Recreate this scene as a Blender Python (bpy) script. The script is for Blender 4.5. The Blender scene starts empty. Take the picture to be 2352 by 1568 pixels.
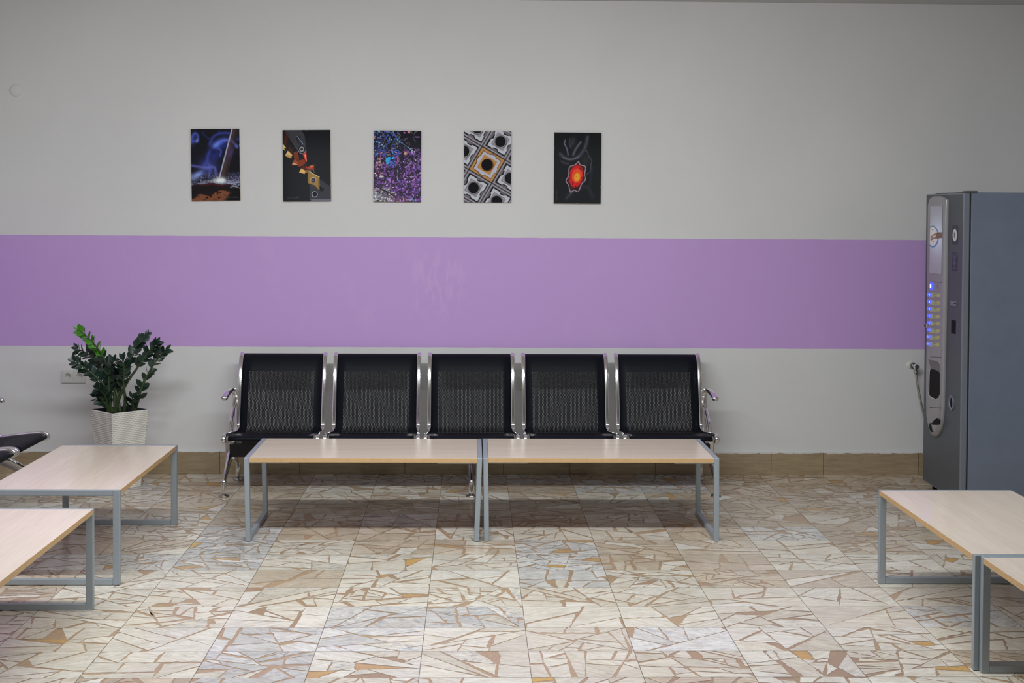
import bpy, math, random
import numpy as np
from mathutils import Vector, Matrix
random.seed(7)
rng = np.random.RandomState(11)
scene = bpy.context.scene
COL = scene.collection

# ------------------------------------------------------------------ camera
W_PX, H_PX = 2352.0, 1568.0
F_PX, CX, CY = 3162.23, 1161.31, 559.84
YAW, PITCH, ROLL, CAM_H = 0.0237, 0.0228, 0.0062, 1.65
sy_, cy_ = math.sin(YAW), math.cos(YAW)
FWD = Vector((sy_ * math.cos(PITCH), cy_ * math.cos(PITCH), -math.sin(PITCH)))
R0 = Vector((cy_, -sy_, 0.0))
U0 = R0.cross(FWD)
RGT = R0 * math.cos(ROLL) + U0 * math.sin(ROLL)
UPV = U0 * math.cos(ROLL) - R0 * math.sin(ROLL)
cam_data = bpy.data.cameras.new('camera')
cam = bpy.data.objects.new('camera', cam_data)
COL.objects.link(cam)
cam.matrix_world = Matrix(((RGT.x, UPV.x, -FWD.x, 0), (RGT.y, UPV.y, -FWD.y, 0),
                           (RGT.z, UPV.z, -FWD.z, CAM_H), (0, 0, 0, 1)))
cam_data.sensor_width = 36.0
cam_data.lens = F_PX / W_PX * 36.0
cam_data.shift_x = (W_PX / 2 - CX) / W_PX
cam_data.shift_y = (CY - H_PX / 2) / W_PX
cam_data.clip_start = 0.05
scene.camera = cam


def ray(px, py):
    return FWD + RGT * ((px - CX) / F_PX) - UPV * ((py - CY) / F_PX)


def on_y(px, py, y):
    d = ray(px, py)
    return Vector((0, 0, CAM_H)) + d * (y / d.y)


def on_x(px, py, x):
    d = ray(px, py)
    return Vector((0, 0, CAM_H)) + d * (x / d.x)


# ------------------------------------------------------------------ light and exposure
scene.view_settings.view_transform = 'Standard'
scene.view_settings.look = 'None'
scene.view_settings.gamma = 1.0
scene.view_settings.use_curve_mapping = False
scene.view_settings.exposure = 0.0

world = bpy.data.worlds.new('World')
scene.world = world
world.use_nodes = True
world.node_tree.nodes['Background'].inputs[0].default_value = (0.72, 0.85, 1.0, 1)
world.node_tree.nodes['Background'].inputs[1].default_value = 0.15


def area(name, loc, target, sx, sy, power, color, spread=math.pi):
    d = bpy.data.lights.new(name, 'AREA')
    d.shape = 'RECTANGLE'
    d.size, d.size_y, d.energy, d.color, d.spread = sx, sy, power, color, spread
    o = bpy.data.objects.new(name, d)
    COL.objects.link(o)
    o.location = loc
    o.rotation_euler = (Vector(target) - Vector(loc)).to_track_quat('-Z', 'Y').to_euler()
    return o


# ceiling strip that throws the crisp shadows below tables and behind the seat backs
area('ceiling_strip_light', (-0.25, 4.95, 2.93), (-0.25, 6.05, 0.4), 4.2, 0.20, 118, (0.93, 0.965, 1.0), math.radians(165))
# daylight through the windows in the wall behind the camera
area('daylight_window_light', (-1.5, -2.42, 1.75), (-0.6, 6.0, 0.9), 2.4, 1.7, 9, (0.84, 0.92, 1.0))
area('daylight_window_light', (1.7, -2.42, 1.75), (0.9, 6.0, 0.9), 2.4, 1.7, 4, (0.84, 0.92, 1.0))


# ------------------------------------------------------------------ helpers
class MB:
    def __init__(self):
        self.v, self.f, self.m = [], [], []

    def add(self, verts, faces, mi=0):
        b = len(self.v)
        self.v += [tuple(p) for p in verts]
        self.f += [tuple(b + i for i in f) for f in faces]
        self.m += [mi] * len(faces)

    def box(self, a, b, mi=0, M=None):
        x0, y0, z0 = a
        x1, y1, z1 = b
        vs = [Vector(p) for p in ((x0, y0, z0), (x1, y0, z0), (x1, y1, z0), (x0, y1, z0),
                                  (x0, y0, z1), (x1, y0, z1), (x1, y1, z1), (x0, y1, z1))]
        if M is not None:
            vs = [M @ p for p in vs]
        self.add(vs, [(0, 3, 2, 1), (4, 5, 6, 7), (0, 1, 5, 4), (1, 2, 6, 5), (2, 3, 7, 6), (3, 0, 4, 7)], mi)

    def sweep(self, pts, section, up=None, scales=None, cap=True, mi=0):
        """sweep a closed 2-D section (a, b) along pts; a along 'side', b along normal"""
        pts = [Vector(p) for p in pts]
        n, k = len(pts), len(section)
        vs, side0 = [], None
        for i, p in enumerate(pts):
            t = (pts[min(i + 1, n - 1)] - pts[max(i - 1, 0)]).normalized()
            if up is not None:
                s = Vector(up)
                s = (s - t * s.dot(t)).normalized()
            else:
                if side0 is None:
                    ref = Vector((0, 0, 1)) if abs(t.z) < 0.9 else Vector((1, 0, 0))
                    side0 = t.cross(ref).normalized()
                s = (side0 - t * side0.dot(t)).normalized()
                side0 = s
            nn = t.cross(s)
            sc = scales[i] if scales else 1.0
            for a, b in section:
                vs.append(p + s * (a * sc) + nn * (b * sc))
        fs = []
        for i in range(n - 1):
            for j in range(k):
                j2 = (j + 1) % k
                fs.append((i * k + j, i * k + j2, (i + 1) * k + j2, (i + 1) * k + j))
        if cap:
            fs.append(tuple(reversed(range(k))))
            fs.append(tuple((n - 1) * k + j for j in range(k)))
        self.add(vs, fs, mi)

    def tube(self, pts, r, seg=10, scales=None, mi=0):
        self.sweep(pts, [(r * math.cos(2 * math.pi * i / seg), r * math.sin(2 * math.pi * i / seg)) for i in range(seg)],
                   scales=scales, mi=mi)

    def lathe(self, prof, center, axis='Z', seg=24, mi=0):
        """prof: list of (r, h) from bottom to top"""
        c = Vector(center)
        vs, fs, k = [], [], seg
        for r, h in prof:
            for j in range(seg):
                a = 2 * math.pi * j / seg
                x, y = max(r, 1e-5) * math.cos(a), max(r, 1e-5) * math.sin(a)
                if axis == 'Z':
                    q = Vector((x, y, h))
                elif axis == 'Y':
                    q = Vector((x, h, y))
                else:
                    q = Vector((h, x, y))
                vs.append(c + q)
        for i in range(len(prof) - 1):
            for j in range(k):
                j2 = (j + 1) % k
                fs.append((i * k + j, i * k + j2, (i + 1) * k + j2, (i + 1) * k + j))
        fs.append(tuple(range(k)))
        fs.append(tuple((len(prof) - 1) * k + j for j in range(k)))
        self.add(vs, fs, mi)

    def prism(self, outline, fn0, fn1, mi=0):
        k = len(outline)
        vs = [fn0(*p) for p in outline] + [fn1(*p) for p in outline]
        fs = [tuple(range(k)), tuple(reversed(range(k, 2 * k)))]
        fs += [(j, k + j, k + (j + 1) % k, (j + 1) % k) for j in range(k)]
        self.add(vs, fs, mi)

    def build(self, name, mats, parent=None, smooth=False, bevel=0.0, seg=2, fix=True, angle=35):
        me = bpy.data.meshes.new(name)
        me.from_pydata(self.v, [], self.f)
        if not isinstance(mats, (list, tuple)):
            mats = [mats]
        for m in mats:
            me.materials.append(m)
        me.polygons.foreach_set('material_index', self.m)
        if fix:
            import bmesh
            bm = bmesh.new()
            bm.from_mesh(me)
            bmesh.ops.recalc_face_normals(bm, faces=bm.faces)
            bm.to_mesh(me)
            bm.free()
        if smooth:
            me.polygons.foreach_set('use_smooth', [True] * len(me.polygons))
            if angle < 180:
                me.set_sharp_from_angle(angle=math.radians(angle))
        me.update()
        o = bpy.data.objects.new(name, me)
        COL.objects.link(o)
        if parent is not None:
            o.parent = parent
        if bevel > 0:
            b = o.modifiers.new('bevel', 'BEVEL')
            b.width, b.segments, b.limit_method, b.angle_limit = bevel, seg, 'ANGLE', math.radians(40)
            b.harden_normals = False
        return o


def thing(name, label, cat, loc=(0, 0, 0), rotz=0.0, group=None):
    o = bpy.data.objects.new(name, None)
    o.empty_display_size = 0.1
    COL.objects.link(o)
    o.location = loc
    o.rotation_euler = (0, 0, rotz)
    tag(o, label, cat, group)
    return o


def tag(o, label, cat, group=None):
    o['label'] = label
    o['category'] = cat
    if group:
        o['group'] = group


def struct(o):
    o['kind'] = 'structure'
    return o


# ------------------------------------------------------------------ materials
def new_mat(name):
    m = bpy.data.materials.new(name)
    m.use_nodes = True
    nt = m.node_tree
    return m, nt, nt.nodes['Principled BSDF']


def N(nt, typ, **kw):
    n = nt.nodes.new(typ)
    for k, v in kw.items():
        setattr(n, k, v)
    return n


def math_node(nt, op, a, b=None, c=None):
    n = nt.nodes.new('ShaderNodeMath')
    n.operation = op
    for i, x in enumerate((a, b, c)):
        if x is None:
            continue
        if isinstance(x, (int, float)):
            n.inputs[i].default_value = x
        else:
            nt.links.new(x, n.inputs[i])
    return n.outputs[0]


def mixrgb(nt, fac, a, b, blend='MIX'):
    n = nt.nodes.new('ShaderNodeMix')
    n.data_type = 'RGBA'
    n.blend_type = blend
    for sock, x in ((n.inputs[0], fac), (n.inputs[6], a), (n.inputs[7], b)):
        if isinstance(x, (int, float)):
            sock.default_value = x
        elif isinstance(x, tuple):
            sock.default_value = x if len(x) == 4 else x + (1,)
        else:
            nt.links.new(x, sock)
    return n.outputs[2]


def noise(nt, vec, scale, detail=4, rough=0.55, dist=0.0):
    n = nt.nodes.new('ShaderNodeTexNoise')
    n.inputs['Scale'].default_value = scale
    n.inputs['Detail'].default_value = detail
    n.inputs['Roughness'].default_value = rough
    n.inputs['Distortion'].default_value = dist
    if vec is not None:
        nt.links.new(vec, n.inputs['Vector'])
    return n.outputs['Fac']


def ramp(nt, fac, lo, hi):
    n = nt.nodes.new('ShaderNodeMapRange')
    n.inputs[1].default_value, n.inputs[2].default_value = lo, hi
    nt.links.new(fac, n.inputs[0])
    return n.outputs[0]


def mapping(nt, vec, scale=(1, 1, 1), rot=(0, 0, 0)):
    n = nt.nodes.new('ShaderNodeMapping')
    n.inputs['Scale'].default_value = scale
    n.inputs['Rotation'].default_value = rot
    nt.links.new(vec, n.inputs['Vector'])
    return n.outputs[0]


def objco(nt):
    return nt.nodes.new('ShaderNodeTexCoord').outputs['Object']


def bump(nt, bsdf, h, strength, dist=0.001):
    b = nt.nodes.new('ShaderNodeBump')
    b.inputs['Strength'].default_value = strength
    b.inputs['Distance'].default_value = dist
    nt.links.new(h, b.inputs['Height'])
    nt.links.new(b.outputs[0], bsdf.inputs['Normal'])


def simple(name, col, rough=0.5, metal=0.0, vary=0.06, scale=60, bmp=0.0, coat=0.0, spec=0.5):
    m, nt, b = new_mat(name)
    co = objco(nt)
    nz = noise(nt, co, scale, 3)
    c = mixrgb(nt, ramp(nt, nz, 0.3, 0.7), tuple(x * (1 - vary) for x in col), tuple(min(1, x * (1 + vary)) for x in col))
    nt.links.new(c, b.inputs['Base Color'])
    b.inputs['Roughness'].default_value = rough
    b.inputs['Metallic'].default_value = metal
    b.inputs['Specular IOR Level'].default_value = spec
    b.inputs['Coat Weight'].default_value = coat
    if bmp > 0:
        bump(nt, b, noise(nt, co, scale * 3, 4), bmp)
    return m


def attr_mat(name, rough=0.35, emit=0.0):
    m, nt, b = new_mat(name)
    a = N(nt, 'ShaderNodeAttribute', attribute_name='Art')
    nt.links.new(a.outputs['Color'], b.inputs['Base Color'])
    b.inputs['Roughness'].default_value = rough
    if emit > 0:
        nt.links.new(a.outputs['Color'], b.inputs['Emission Color'])
        b.inputs['Emission Strength'].default_value = emit
    return m


def emit_mat(name, col, strength):
    m, nt, b = new_mat(name)
    b.inputs['Base Color'].default_value = (col[0] * .3, col[1] * .3, col[2] * .3, 1)
    b.inputs['Emission Color'].default_value = col + (1,)
    b.inputs['Emission Strength'].default_value = strength
    return m


def wall_material(name, stripe):
    m, nt, b = new_mat(name)
    co = objco(nt)
    big = noise(nt, co, 1.3, 4)
    col = mixrgb(nt, ramp(nt, big, 0.3, 0.7), (0.70, 0.70, 0.685), (0.74, 0.74, 0.725))
    if stripe:
        sep = N(nt, 'ShaderNodeSeparateXYZ')
        nt.links.new(co, sep.inputs[0])
        wob = math_node(nt, 'MULTIPLY', math_node(nt, 'SUBTRACT', noise(nt, co, 9, 3), 0.5), 0.006)
        z = math_node(nt, 'ADD', sep.outputs['Z'], wob)
        top = math_node(nt, 'LESS_THAN', z, 1.4915)
        bot = math_node(nt, 'GREATER_THAN', z, 0.7985)
        fac = math_node(nt, 'MULTIPLY', top, bot)
        scuff = ramp(nt, noise(nt, mapping(nt, co, (1.6, 1, 1.0)), 2.2, 5, 0.6, 0.4), 0.56, 0.75)
        pur = mixrgb(nt, big, (0.565, 0.36, 0.71), (0.595, 0.38, 0.74))
        pur = mixrgb(nt, math_node(nt, 'MULTIPLY', scuff, 0.35), pur, (0.63, 0.43, 0.74))
        dx = math_node(nt, 'MULTIPLY', math_node(nt, 'ADD', sep.outputs['X'], 0.22), 4.5)
        dz = math_node(nt, 'MULTIPLY', math_node(nt, 'SUBTRACT', sep.outputs['Z'], 1.2), 4.0)
        rr = math_node(nt, 'ADD', math_node(nt, 'MULTIPLY', dx, dx), math_node(nt, 'MULTIPLY', dz, dz))
        near = math_node(nt, 'MAXIMUM', math_node(nt, 'SUBTRACT', 1.0, rr), 0.0)
        smear = ramp(nt, noise(nt, mapping(nt, co, (13, 1, 4.5)), 1.6, 4, 0.5, 0.3), 0.47, 0.66)
        pur = mixrgb(nt, math_node(nt, 'MULTIPLY', math_node(nt, 'MULTIPLY', near, smear), 0.55), pur, (0.68, 0.50, 0.78))
        col = mixrgb(nt, fac, col, pur)
    nt.links.new(col, b.inputs['Base Color'])
    b.inputs['Roughness'].default_value = 0.62
    b.inputs['Specular IOR Level'].default_value = 0.3
    h = noise(nt, mapping(nt, co, (1, 1, 1)), 130, 4, 0.6)
    h2 = noise(nt, mapping(nt, co, (1, 1, 2.5)), 5, 3)
    bump(nt, b, math_node(nt, 'ADD', h, math_node(nt, 'MULTIPLY', h2, 2.5)), 0.25, 0.0012)
    return m


M_WALL = wall_material('painted_plaster', False)
M_WALLS = wall_material('painted_plaster_with_purple_stripe', True)
M_CEIL = simple('ceiling_paint', (0.62, 0.62, 0.61), 0.8, vary=0.02, scale=3)
M_CHROME = simple('chrome', (0.86, 0.86, 0.85), 0.09, 1.0, vary=0.02)
M_CHROME_DULL = simple('dull_chrome', (0.50, 0.49, 0.47), 0.28, 1.0, vary=0.1)
M_BLACK = simple('black_paint', (0.012, 0.012, 0.014), 0.35, vary=0.2)
M_RUBBER = simple('black_rubber', (0.015, 0.015, 0.015), 0.7)
M_TUBE = simple('grey_powder_coat', (0.36, 0.41, 0.45), 0.42, 0.35, vary=0.03, scale=200, bmp=0.05)
M_PLATE = simple('pale_steel', (0.42, 0.44, 0.42), 0.5, 0.3)
M_EDGE = simple('beech_edge_band', (0.57, 0.37, 0.18), 0.42, vary=0.06, scale=40)
M_WHITEPL = simple('white_plastic', (0.66, 0.66, 0.62), 0.35, vary=0.02)
M_HOLE = simple('dark_hole', (0.01, 0.01, 0.01), 0.6)
M_BRASS = simple('earth_pin', (0.5, 0.45, 0.35), 0.3, 1.0)


def laminate():
    m, nt, b = new_mat('beech_laminate')
    co = objco(nt)
    g = noise(nt, mapping(nt, co, (3.0, 60, 20)), 1.6, 6, 0.6, 0.3)
    g2 = noise(nt, mapping(nt, co, (1.0, 9, 9)), 1.5, 3)
    f = math_node(nt, 'ADD', math_node(nt, 'MULTIPLY', g, 0.55), math_node(nt, 'MULTIPLY', g2, 0.45))
    c = mixrgb(nt, ramp(nt, f, 0.35, 0.65), (0.74, 0.62, 0.50), (0.84, 0.725, 0.61))
    nt.links.new(c, b.inputs['Base Color'])
    b.inputs['Roughness'].default_value = 0.17
    b.inputs['Specular IOR Level'].default_value = 0.5
    b.inputs['IOR'].default_value = 1.72
    return m


M_LAM = laminate()


def perforated():
    m, nt, b = new_mat('black_perforated_sheet')
    b.inputs['Base Color'].default_value = (0.0055, 0.0065, 0.0105, 1)
    b.inputs['Roughness'].default_value = 0.5
    b.inputs['Specular IOR Level'].default_value = 0.12
    co = objco(nt)
    bump(nt, b, noise(nt, co, 300, 3), 0.05)
    uv = N(nt, 'ShaderNodeUVMap')
    sep = N(nt, 'ShaderNodeSeparateXYZ')
    nt.links.new(uv.outputs[0], sep.inputs[0])
    pu, pv, r = 0.00815, 0.0086, 0.00255
    u = math_node(nt, 'DIVIDE', sep.outputs['X'], pu)
    col = math_node(nt, 'FLOOR', u)
    du = math_node(nt, 'MULTIPLY', math_node(nt, 'SUBTRACT', math_node(nt, 'FRACT', u), 0.5), pu)
    st = math_node(nt, 'MULTIPLY', math_node(nt, 'MODULO', col, 2.0), 0.5)
    v = math_node(nt, 'ADD', math_node(nt, 'DIVIDE', sep.outputs['Y'], pv), st)
    dv = math_node(nt, 'MULTIPLY', math_node(nt, 'SUBTRACT', math_node(nt, 'FRACT', v), 0.5), pv)
    d2 = math_node(nt, 'ADD', math_node(nt, 'MULTIPLY', du, du), math_node(nt, 'MULTIPLY', dv, dv))
    hole = math_node(nt, 'LESS_THAN', d2, r * r)
    # holes only in the middle field (u from 0.043 to 0.436, arc length limits)
    for s, op, lim in (('X', 'GREATER_THAN', pu * 5), ('X', 'LESS_THAN', pu * 54),
                       ('Y', 'GREATER_THAN', 0.150), ('Y', 'LESS_THAN', 0.812)):
        hole = math_node(nt, 'MULTIPLY', hole, math_node(nt, op, sep.outputs[s], lim))
    tr = N(nt, 'ShaderNodeBsdfTransparent')
    mx = N(nt, 'ShaderNodeMixShader')
    nt.links.new(hole, mx.inputs[0])
    nt.links.new(b.outputs[0], mx.inputs[1])
    nt.links.new(tr.outputs[0], mx.inputs[2])
    nt.links.new(mx.outputs[0], nt.nodes['Material Output'].inputs[0])
    return m


M_PERF = perforated()


def stone_floor():
    m, nt, b = new_mat('broken_marble_slabs')
    a = N(nt, 'ShaderNodeAttribute', attribute_name='Stone')
    k = N(nt, 'ShaderNodeAttribute', attribute_name='Grain')   # x: mottle, y: random, z: kind of material
    sp = N(nt, 'ShaderNodeSeparateColor')
    nt.links.new(k.outputs['Color'], sp.inputs[0])
    co = objco(nt)
    off = N(nt, 'ShaderNodeVectorMath', operation='MULTIPLY_ADD')
    nt.links.new(k.outputs['Color'], off.inputs[0])
    off.inputs[1].default_value = (0, 37, 0)
    nt.links.new(co, off.inputs[2])
    rot = N(nt, 'ShaderNodeVectorRotate', rotation_type='Z_AXIS')
    nt.links.new(off.outputs[0], rot.inputs['Vector'])
    nt.links.new(math_node(nt, 'MULTIPLY', math_node(nt, 'SUBTRACT', sp.outputs[1], 0.5), 1.6), rot.inputs['Angle'])
    st = noise(nt, mapping(nt, rot.outputs[0], (4, 28, 4)), 2.4, 6, 0.62, 0.5)
    cl = noise(nt, mapping(nt, rot.outputs[0], (9, 16, 9)), 2.0, 6, 0.68, 1.2)
    pit = noise(nt, mapping(nt, rot.outputs[0], (30, 90, 30)), 2.2, 3, 0.5)
    c = mixrgb(nt, math_node(nt, 'MULTIPLY', ramp(nt, st, 0.42, 0.70), 0.50), a.outputs['Color'], (0.40, 0.335, 0.25))
    stain = ramp(nt, noise(nt, rot.outputs[0], 5.5, 5, 0.65, 0.8), 0.52, 0.72)
    c = mixrgb(nt, math_node(nt, 'MULTIPLY', stain, 0.34), c, (0.36, 0.27, 0.17))
    c = mixrgb(nt, math_node(nt, 'MULTIPLY', ramp(nt, st, 0.5, 0.28), 0.30), c, (0.90, 0.875, 0.82))
    grey = math_node(nt, 'MULTIPLY', ramp(nt, cl, 0.48, 0.68), sp.outputs[0])
    c = mixrgb(nt, grey, c, (0.25, 0.27, 0.30))
    c = mixrgb(nt, math_node(nt, 'MULTIPLY', ramp(nt, pit, 0.63, 0.74), 0.5), c, (0.15, 0.125, 0.10))
    # kind 1 = resin between the pieces
    res = mixrgb(nt, math_node(nt, 'MULTIPLY', ramp(nt, noise(nt, co, 60, 4), 0.35, 0.75), 0.35), a.outputs['Color'], (0.22, 0.14, 0.09))
    c = mixrgb(nt, sp.outputs[2], c, res)
    nt.links.new(c, b.inputs['Base Color'])
    nt.links.new(ramp(nt, noise(nt, co, 7, 4), 0.2, 1.6), b.inputs['Roughness'])
    b.inputs['Specular IOR Level'].default_value = 0.45
    bump(nt, b, noise(nt, co, 6, 3), 0.04, 0.004)
    return m


M_FLOOR = stone_floor()


def travertine():
    m, nt, b = new_mat('travertine_skirting')
    co = objco(nt)
    a = N(nt, 'ShaderNodeAttribute', attribute_name='Stone')
    st = noise(nt, mapping(nt, co, (5, 5, 38)), 1.6, 6, 0.65, 0.4)
    c = mixrgb(nt, math_node(nt, 'MULTIPLY', ramp(nt, st, 0.35, 0.7), 0.55), a.outputs['Color'], (0.20, 0.145, 0.085))
    pit = noise(nt, mapping(nt, co, (40, 40, 90)), 1.5, 3)
    c = mixrgb(nt, math_node(nt, 'MULTIPLY', ramp(nt, pit, 0.66, 0.74), 0.6), c, (0.10, 0.08, 0.06))
    # wall paint brushed over the upper edge
    sep = N(nt, 'ShaderNodeSeparateXYZ')
    nt.links.new(co, sep.inputs[0])
    e = math_node(nt, 'ADD', sep.outputs['Z'], math_node(nt, 'MULTIPLY', math_node(nt, 'SUBTRACT', noise(nt, mapping(nt, co, (5, 1, 14)), 2.0, 6, 0.7), 0.5), 0.05))
    c = mixrgb(nt, math_node(nt, 'GREATER_THAN', e, 0.136), c, (0.66, 0.65, 0.63))
    nt.links.new(c, b.inputs['Base Color'])
    b.inputs['Roughness'].default_value = 0.45
    bump(nt, b, st, 0.15, 0.001)
    return m


M_TRAV = travertine()

# ------------------------------------------------------------------ room shell
XL, XR, YB, YF, ZC = -3.22, 3.62, 8.655, -2.6, 2.98
mb = MB(); mb.box((XL - .2, YB, -0.1), (XR + .2, YB + .2, ZC + .25)); struct(mb.build('wall_back', M_WALLS))
mb = MB(); mb.box((XL - .2, YF - .2, -0.1), (XL, YB, ZC + .25)); struct(mb.build('wall_left', M_WALLS))
mb = MB(); mb.box((XR, YF - .2, -0.1), (XR + .2, YB, ZC + .25)); struct(mb.build('wall_right', simple('grey_wall', (.50, .50, .49), .7)))
mb = MB(); mb.box((XL, YF - .2, ZC), (XR, YB, ZC + .2)); struct(mb.build('ceiling', M_CEIL))
# wall behind the camera with two large openings
mb = MB()
for a, b in (((XL, 0), (XR, 0.85)), ((XL, 2.65), (XR, ZC)), ((XL, .85), (-2.75, 2.65)), ((-.25, .85), (.45, 2.65)), ((2.95, .85), (XR, 2.65))):
    mb.box((a[0], YF - .2, a[1]), (b[0], YF, b[1]))
struct(mb.build('wall_rear', simple('grey_rear_wall', (.36, .36, .36), .8)))
for i, (x0, x1) in enumerate(((-2.75, -.25), (.45, 2.95))):
    mb = MB()
    for a, b in (((x0, .85), (x0 + .06, 2.65)), ((x1 - .06, .85), (x1, 2.65)), ((x0, .85), (x1, .91)), ((x0, 2.59), (x1, 2.65)), (((x0 + x1) / 2 - .04, .85), ((x0 + x1) / 2 + .04, 2.65))):
        mb.box((a[0], YF - .10, a[1]), (b[0], YF - .03, b[1]))
    struct(mb.build('window_%d' % (i + 1), M_WHITEPL))


def set_attr(me, name, vals, domain='CORNER'):
    at = me.color_attributes.new(name, 'FLOAT_COLOR', domain)
    at.data.foreach_set('color', np.asarray(vals, dtype=np.float32).ravel())


# ---- floor: cast slabs of broken marble in brown resin
TX, TY, TX0, TY0 = 0.3994, 0.2933, -0.1829, 6.3168


def clip(poly, n, d):
    """keep the part of a convex polygon with n.p <= d"""
    out = []
    k = len(poly)
    for i in range(k):
        p, q = poly[i], poly[(i + 1) % k]
        a, b = n[0] * p[0] + n[1] * p[1] - d, n[0] * q[0] + n[1] * q[1] - d
        if a <= 0:
            out.append(p)
        if a * b < 0:
            t = a / (a - b)
            out.append((p[0] + (q[0] - p[0]) * t, p[1] + (q[1] - p[1]) * t))
    return out


def parea(p):
    return abs(sum(p[i][0] * p[(i + 1) % len(p)][1] - p[(i + 1) % len(p)][0] * p[i][1] for i in range(len(p)))) / 2


def shatter(poly, target, out, R, depth=0):
    A = parea(poly)
    if depth > 9 or A < target * R.uniform(0.35, 1.9) or len(poly) < 3:
        out.append(poly)
        return
    xs, ys = [p[0] for p in poly], [p[1] for p in poly]
    w, h = max(xs) - min(xs), max(ys) - min(ys)
    cx, cy = sum(xs) / len(xs), sum(ys) / len(ys)
    if R.random() < (0.78 if h * 1.25 > w else 0.30):
        ang = math.pi / 2 + R.gauss(0, 0.38)
        if R.random() < 0.2:
            ang += R.choice((-1, 1)) * R.uniform(0.3, 0.8)
    else:
        ang = R.gauss(0, 0.55)
    n = (math.cos(ang), math.sin(ang))
    d = n[0] * (cx + R.uniform(-.2, .2) * w) + n[1] * (cy + R.uniform(-.2, .2) * h)
    a, b = clip(poly, n, d), clip(poly, (-n[0], -n[1]), -d)
    for q in (a, b):
        if len(q) >= 3 and parea(q) > 1e-5:
            shatter(q, target, out, R, depth + 1)


def inset(poly, rect, R, gap):
    k = len(poly)
    s = sum(poly[i][0] * poly[(i + 1) % k][1] - poly[(i + 1) % k][0] * poly[i][1] for i in range(k))
    if s < 0:
        poly = poly[::-1]
    out = list(poly)
    for i in range(k):
        p, q = poly[i], poly[(i + 1) % k]
        ex, ey = q[0] - p[0], q[1] - p[1]
        L = math.hypot(ex, ey)
        if L < 1e-6:
            continue
        n = (ey / L, -ex / L)
        border = False
        for ax, val in ((0, rect[0]), (0, rect[2]), (1, rect[1]), (1, rect[3])):
            if abs(p[ax] - val) < 1e-6 and abs(q[ax] - val) < 1e-6:
                border = True
        g = 0.0004 if border else (R.uniform(.3, 1.0) * gap if R.random() < .72 else R.uniform(1.2, 4.0) * gap)
        # tilt the new edge a little
        t = 0.0 if border else R.gauss(0, 0.035)
        n2 = (n[0] * math.cos(t) - n[1] * math.sin(t), n[0] * math.sin(t) + n[1] * math.cos(t))
        mx, my = (p[0] + q[0]) / 2, (p[1] + q[1]) / 2
        out = clip(out, n2, n2[0] * mx + n2[1] * my - g)
        if len(out) < 3:
            return None
    # knock off a corner now and then
    if R.random() < .45 and len(out) >= 3:
        i = R.randrange(len(out))
        p = out[i]
        c = (sum(v[0] for v in out) / len(out), sum(v[1] for v in out) / len(out))
        dx, dy = p[0] - c[0], p[1] - c[1]
        L = math.hypot(dx, dy)
        if L > 0.012:
            a = R.gauss(0, .5)
            n = ((dx * math.cos(a) - dy * math.sin(a)) / L, (dx * math.sin(a) + dy * math.cos(a)) / L)
            out = clip(out, n, n[0] * p[0] + n[1] * p[1] - R.uniform(.004, .016))
    return out if len(out) >= 3 and parea(out) > 2.5e-5 else None


def rough_edge(poly, rect, R):
    out = []
    k = len(poly)
    for i in range(k):
        p, q = poly[i], poly[(i + 1) % k]
        out.append(p)
        L = math.hypot(q[0] - p[0], q[1] - p[1])
        n = int(L / 0.014)
        onb = any(abs(p[a] - v) < 0.0012 and abs(q[a] - v) < 0.0012 for a, v in ((0, rect[0]), (0, rect[2]), (1, rect[1]), (1, rect[3])))
        if n < 2 or onb or parea(poly) < 6e-4:
            continue
        amp = 0.0006 + (0.0030 if R.random() < .38 else 0.0005)
        nx, ny = (q[1] - p[1]) / L, -(q[0] - p[0]) / L
        for j in range(1, n):
            t = j / n
            o = -abs(R.gauss(0, amp))
            out.append((p[0] + (q[0] - p[0]) * t + nx * o, p[1] + (q[1] - p[1]) * t + ny * o))
    return out


CREAM = [(.71, .66, .55), (.74, .70, .60), (.67, .62, .515), (.77, .735, .65)]
BEIGE = [(.53, .435, .315), (.58, .485, .36), (.49, .40, .295), (.62, .53, .41)]
GREYS = [(.64, .64, .61), (.70, .70, .67), (.57, .57, .55), (.76, .75, .72)]
PINK = [(.60, .51, .41), (.56, .46, .36)]
RESIN = [(.43, .30, .19), (.46, .325, .205), (.40, .285, .185), (.48, .345, .22)]
OCHRE = [(.66, .42, .13), (.60, .37, .13), (.56, .36, .17)]
# tiles whose character is plain in the photograph: (column, row) -> (palette, mottle, piece size)
SPECIAL = {(-3, 1): ('g', .95, 0.006), (-3, 0): ('g', .9, 0.009), (-4, 0): ('g', .8, 0.009), (-3, 2): ('g', .8, 0.009), (-4, -1): ('c', .5, 0.015),
           (-1, -4): ('g', .7, 0.021), (-2, -3): ('c', .1, 0.024), (0, -4): ('c', .1, 0.018), (1, -3): ('c', .05, 0.033), (1, -2): ('c', .05, 0.011),
           (2, -3): ('c', .3, 0.027), (2, -2): ('c', .35, 0.019), (1, 0): ('g', .7, 0.009), (1, 1): ('g', .75, 0.009), (1, -1): ('g', .35, 0.015),
           (2, 1): ('b', .1, 0.012), (2, 0): ('b', .1, 0.013), (-2, -2): ('c', .1, 0.027), (-1, -1): ('c', .15, 0.017),
           (3, -2): ('c', .1, 0.024), (4, -2): ('c', .15, 0.030), (5, -2): ('c', .05, 0.022), (4, -3): ('c', .05, 0.033), (3, -3): ('c', .1, 0.018)}
fv, ff, fstone, fgrain = [], [], [], []


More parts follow.
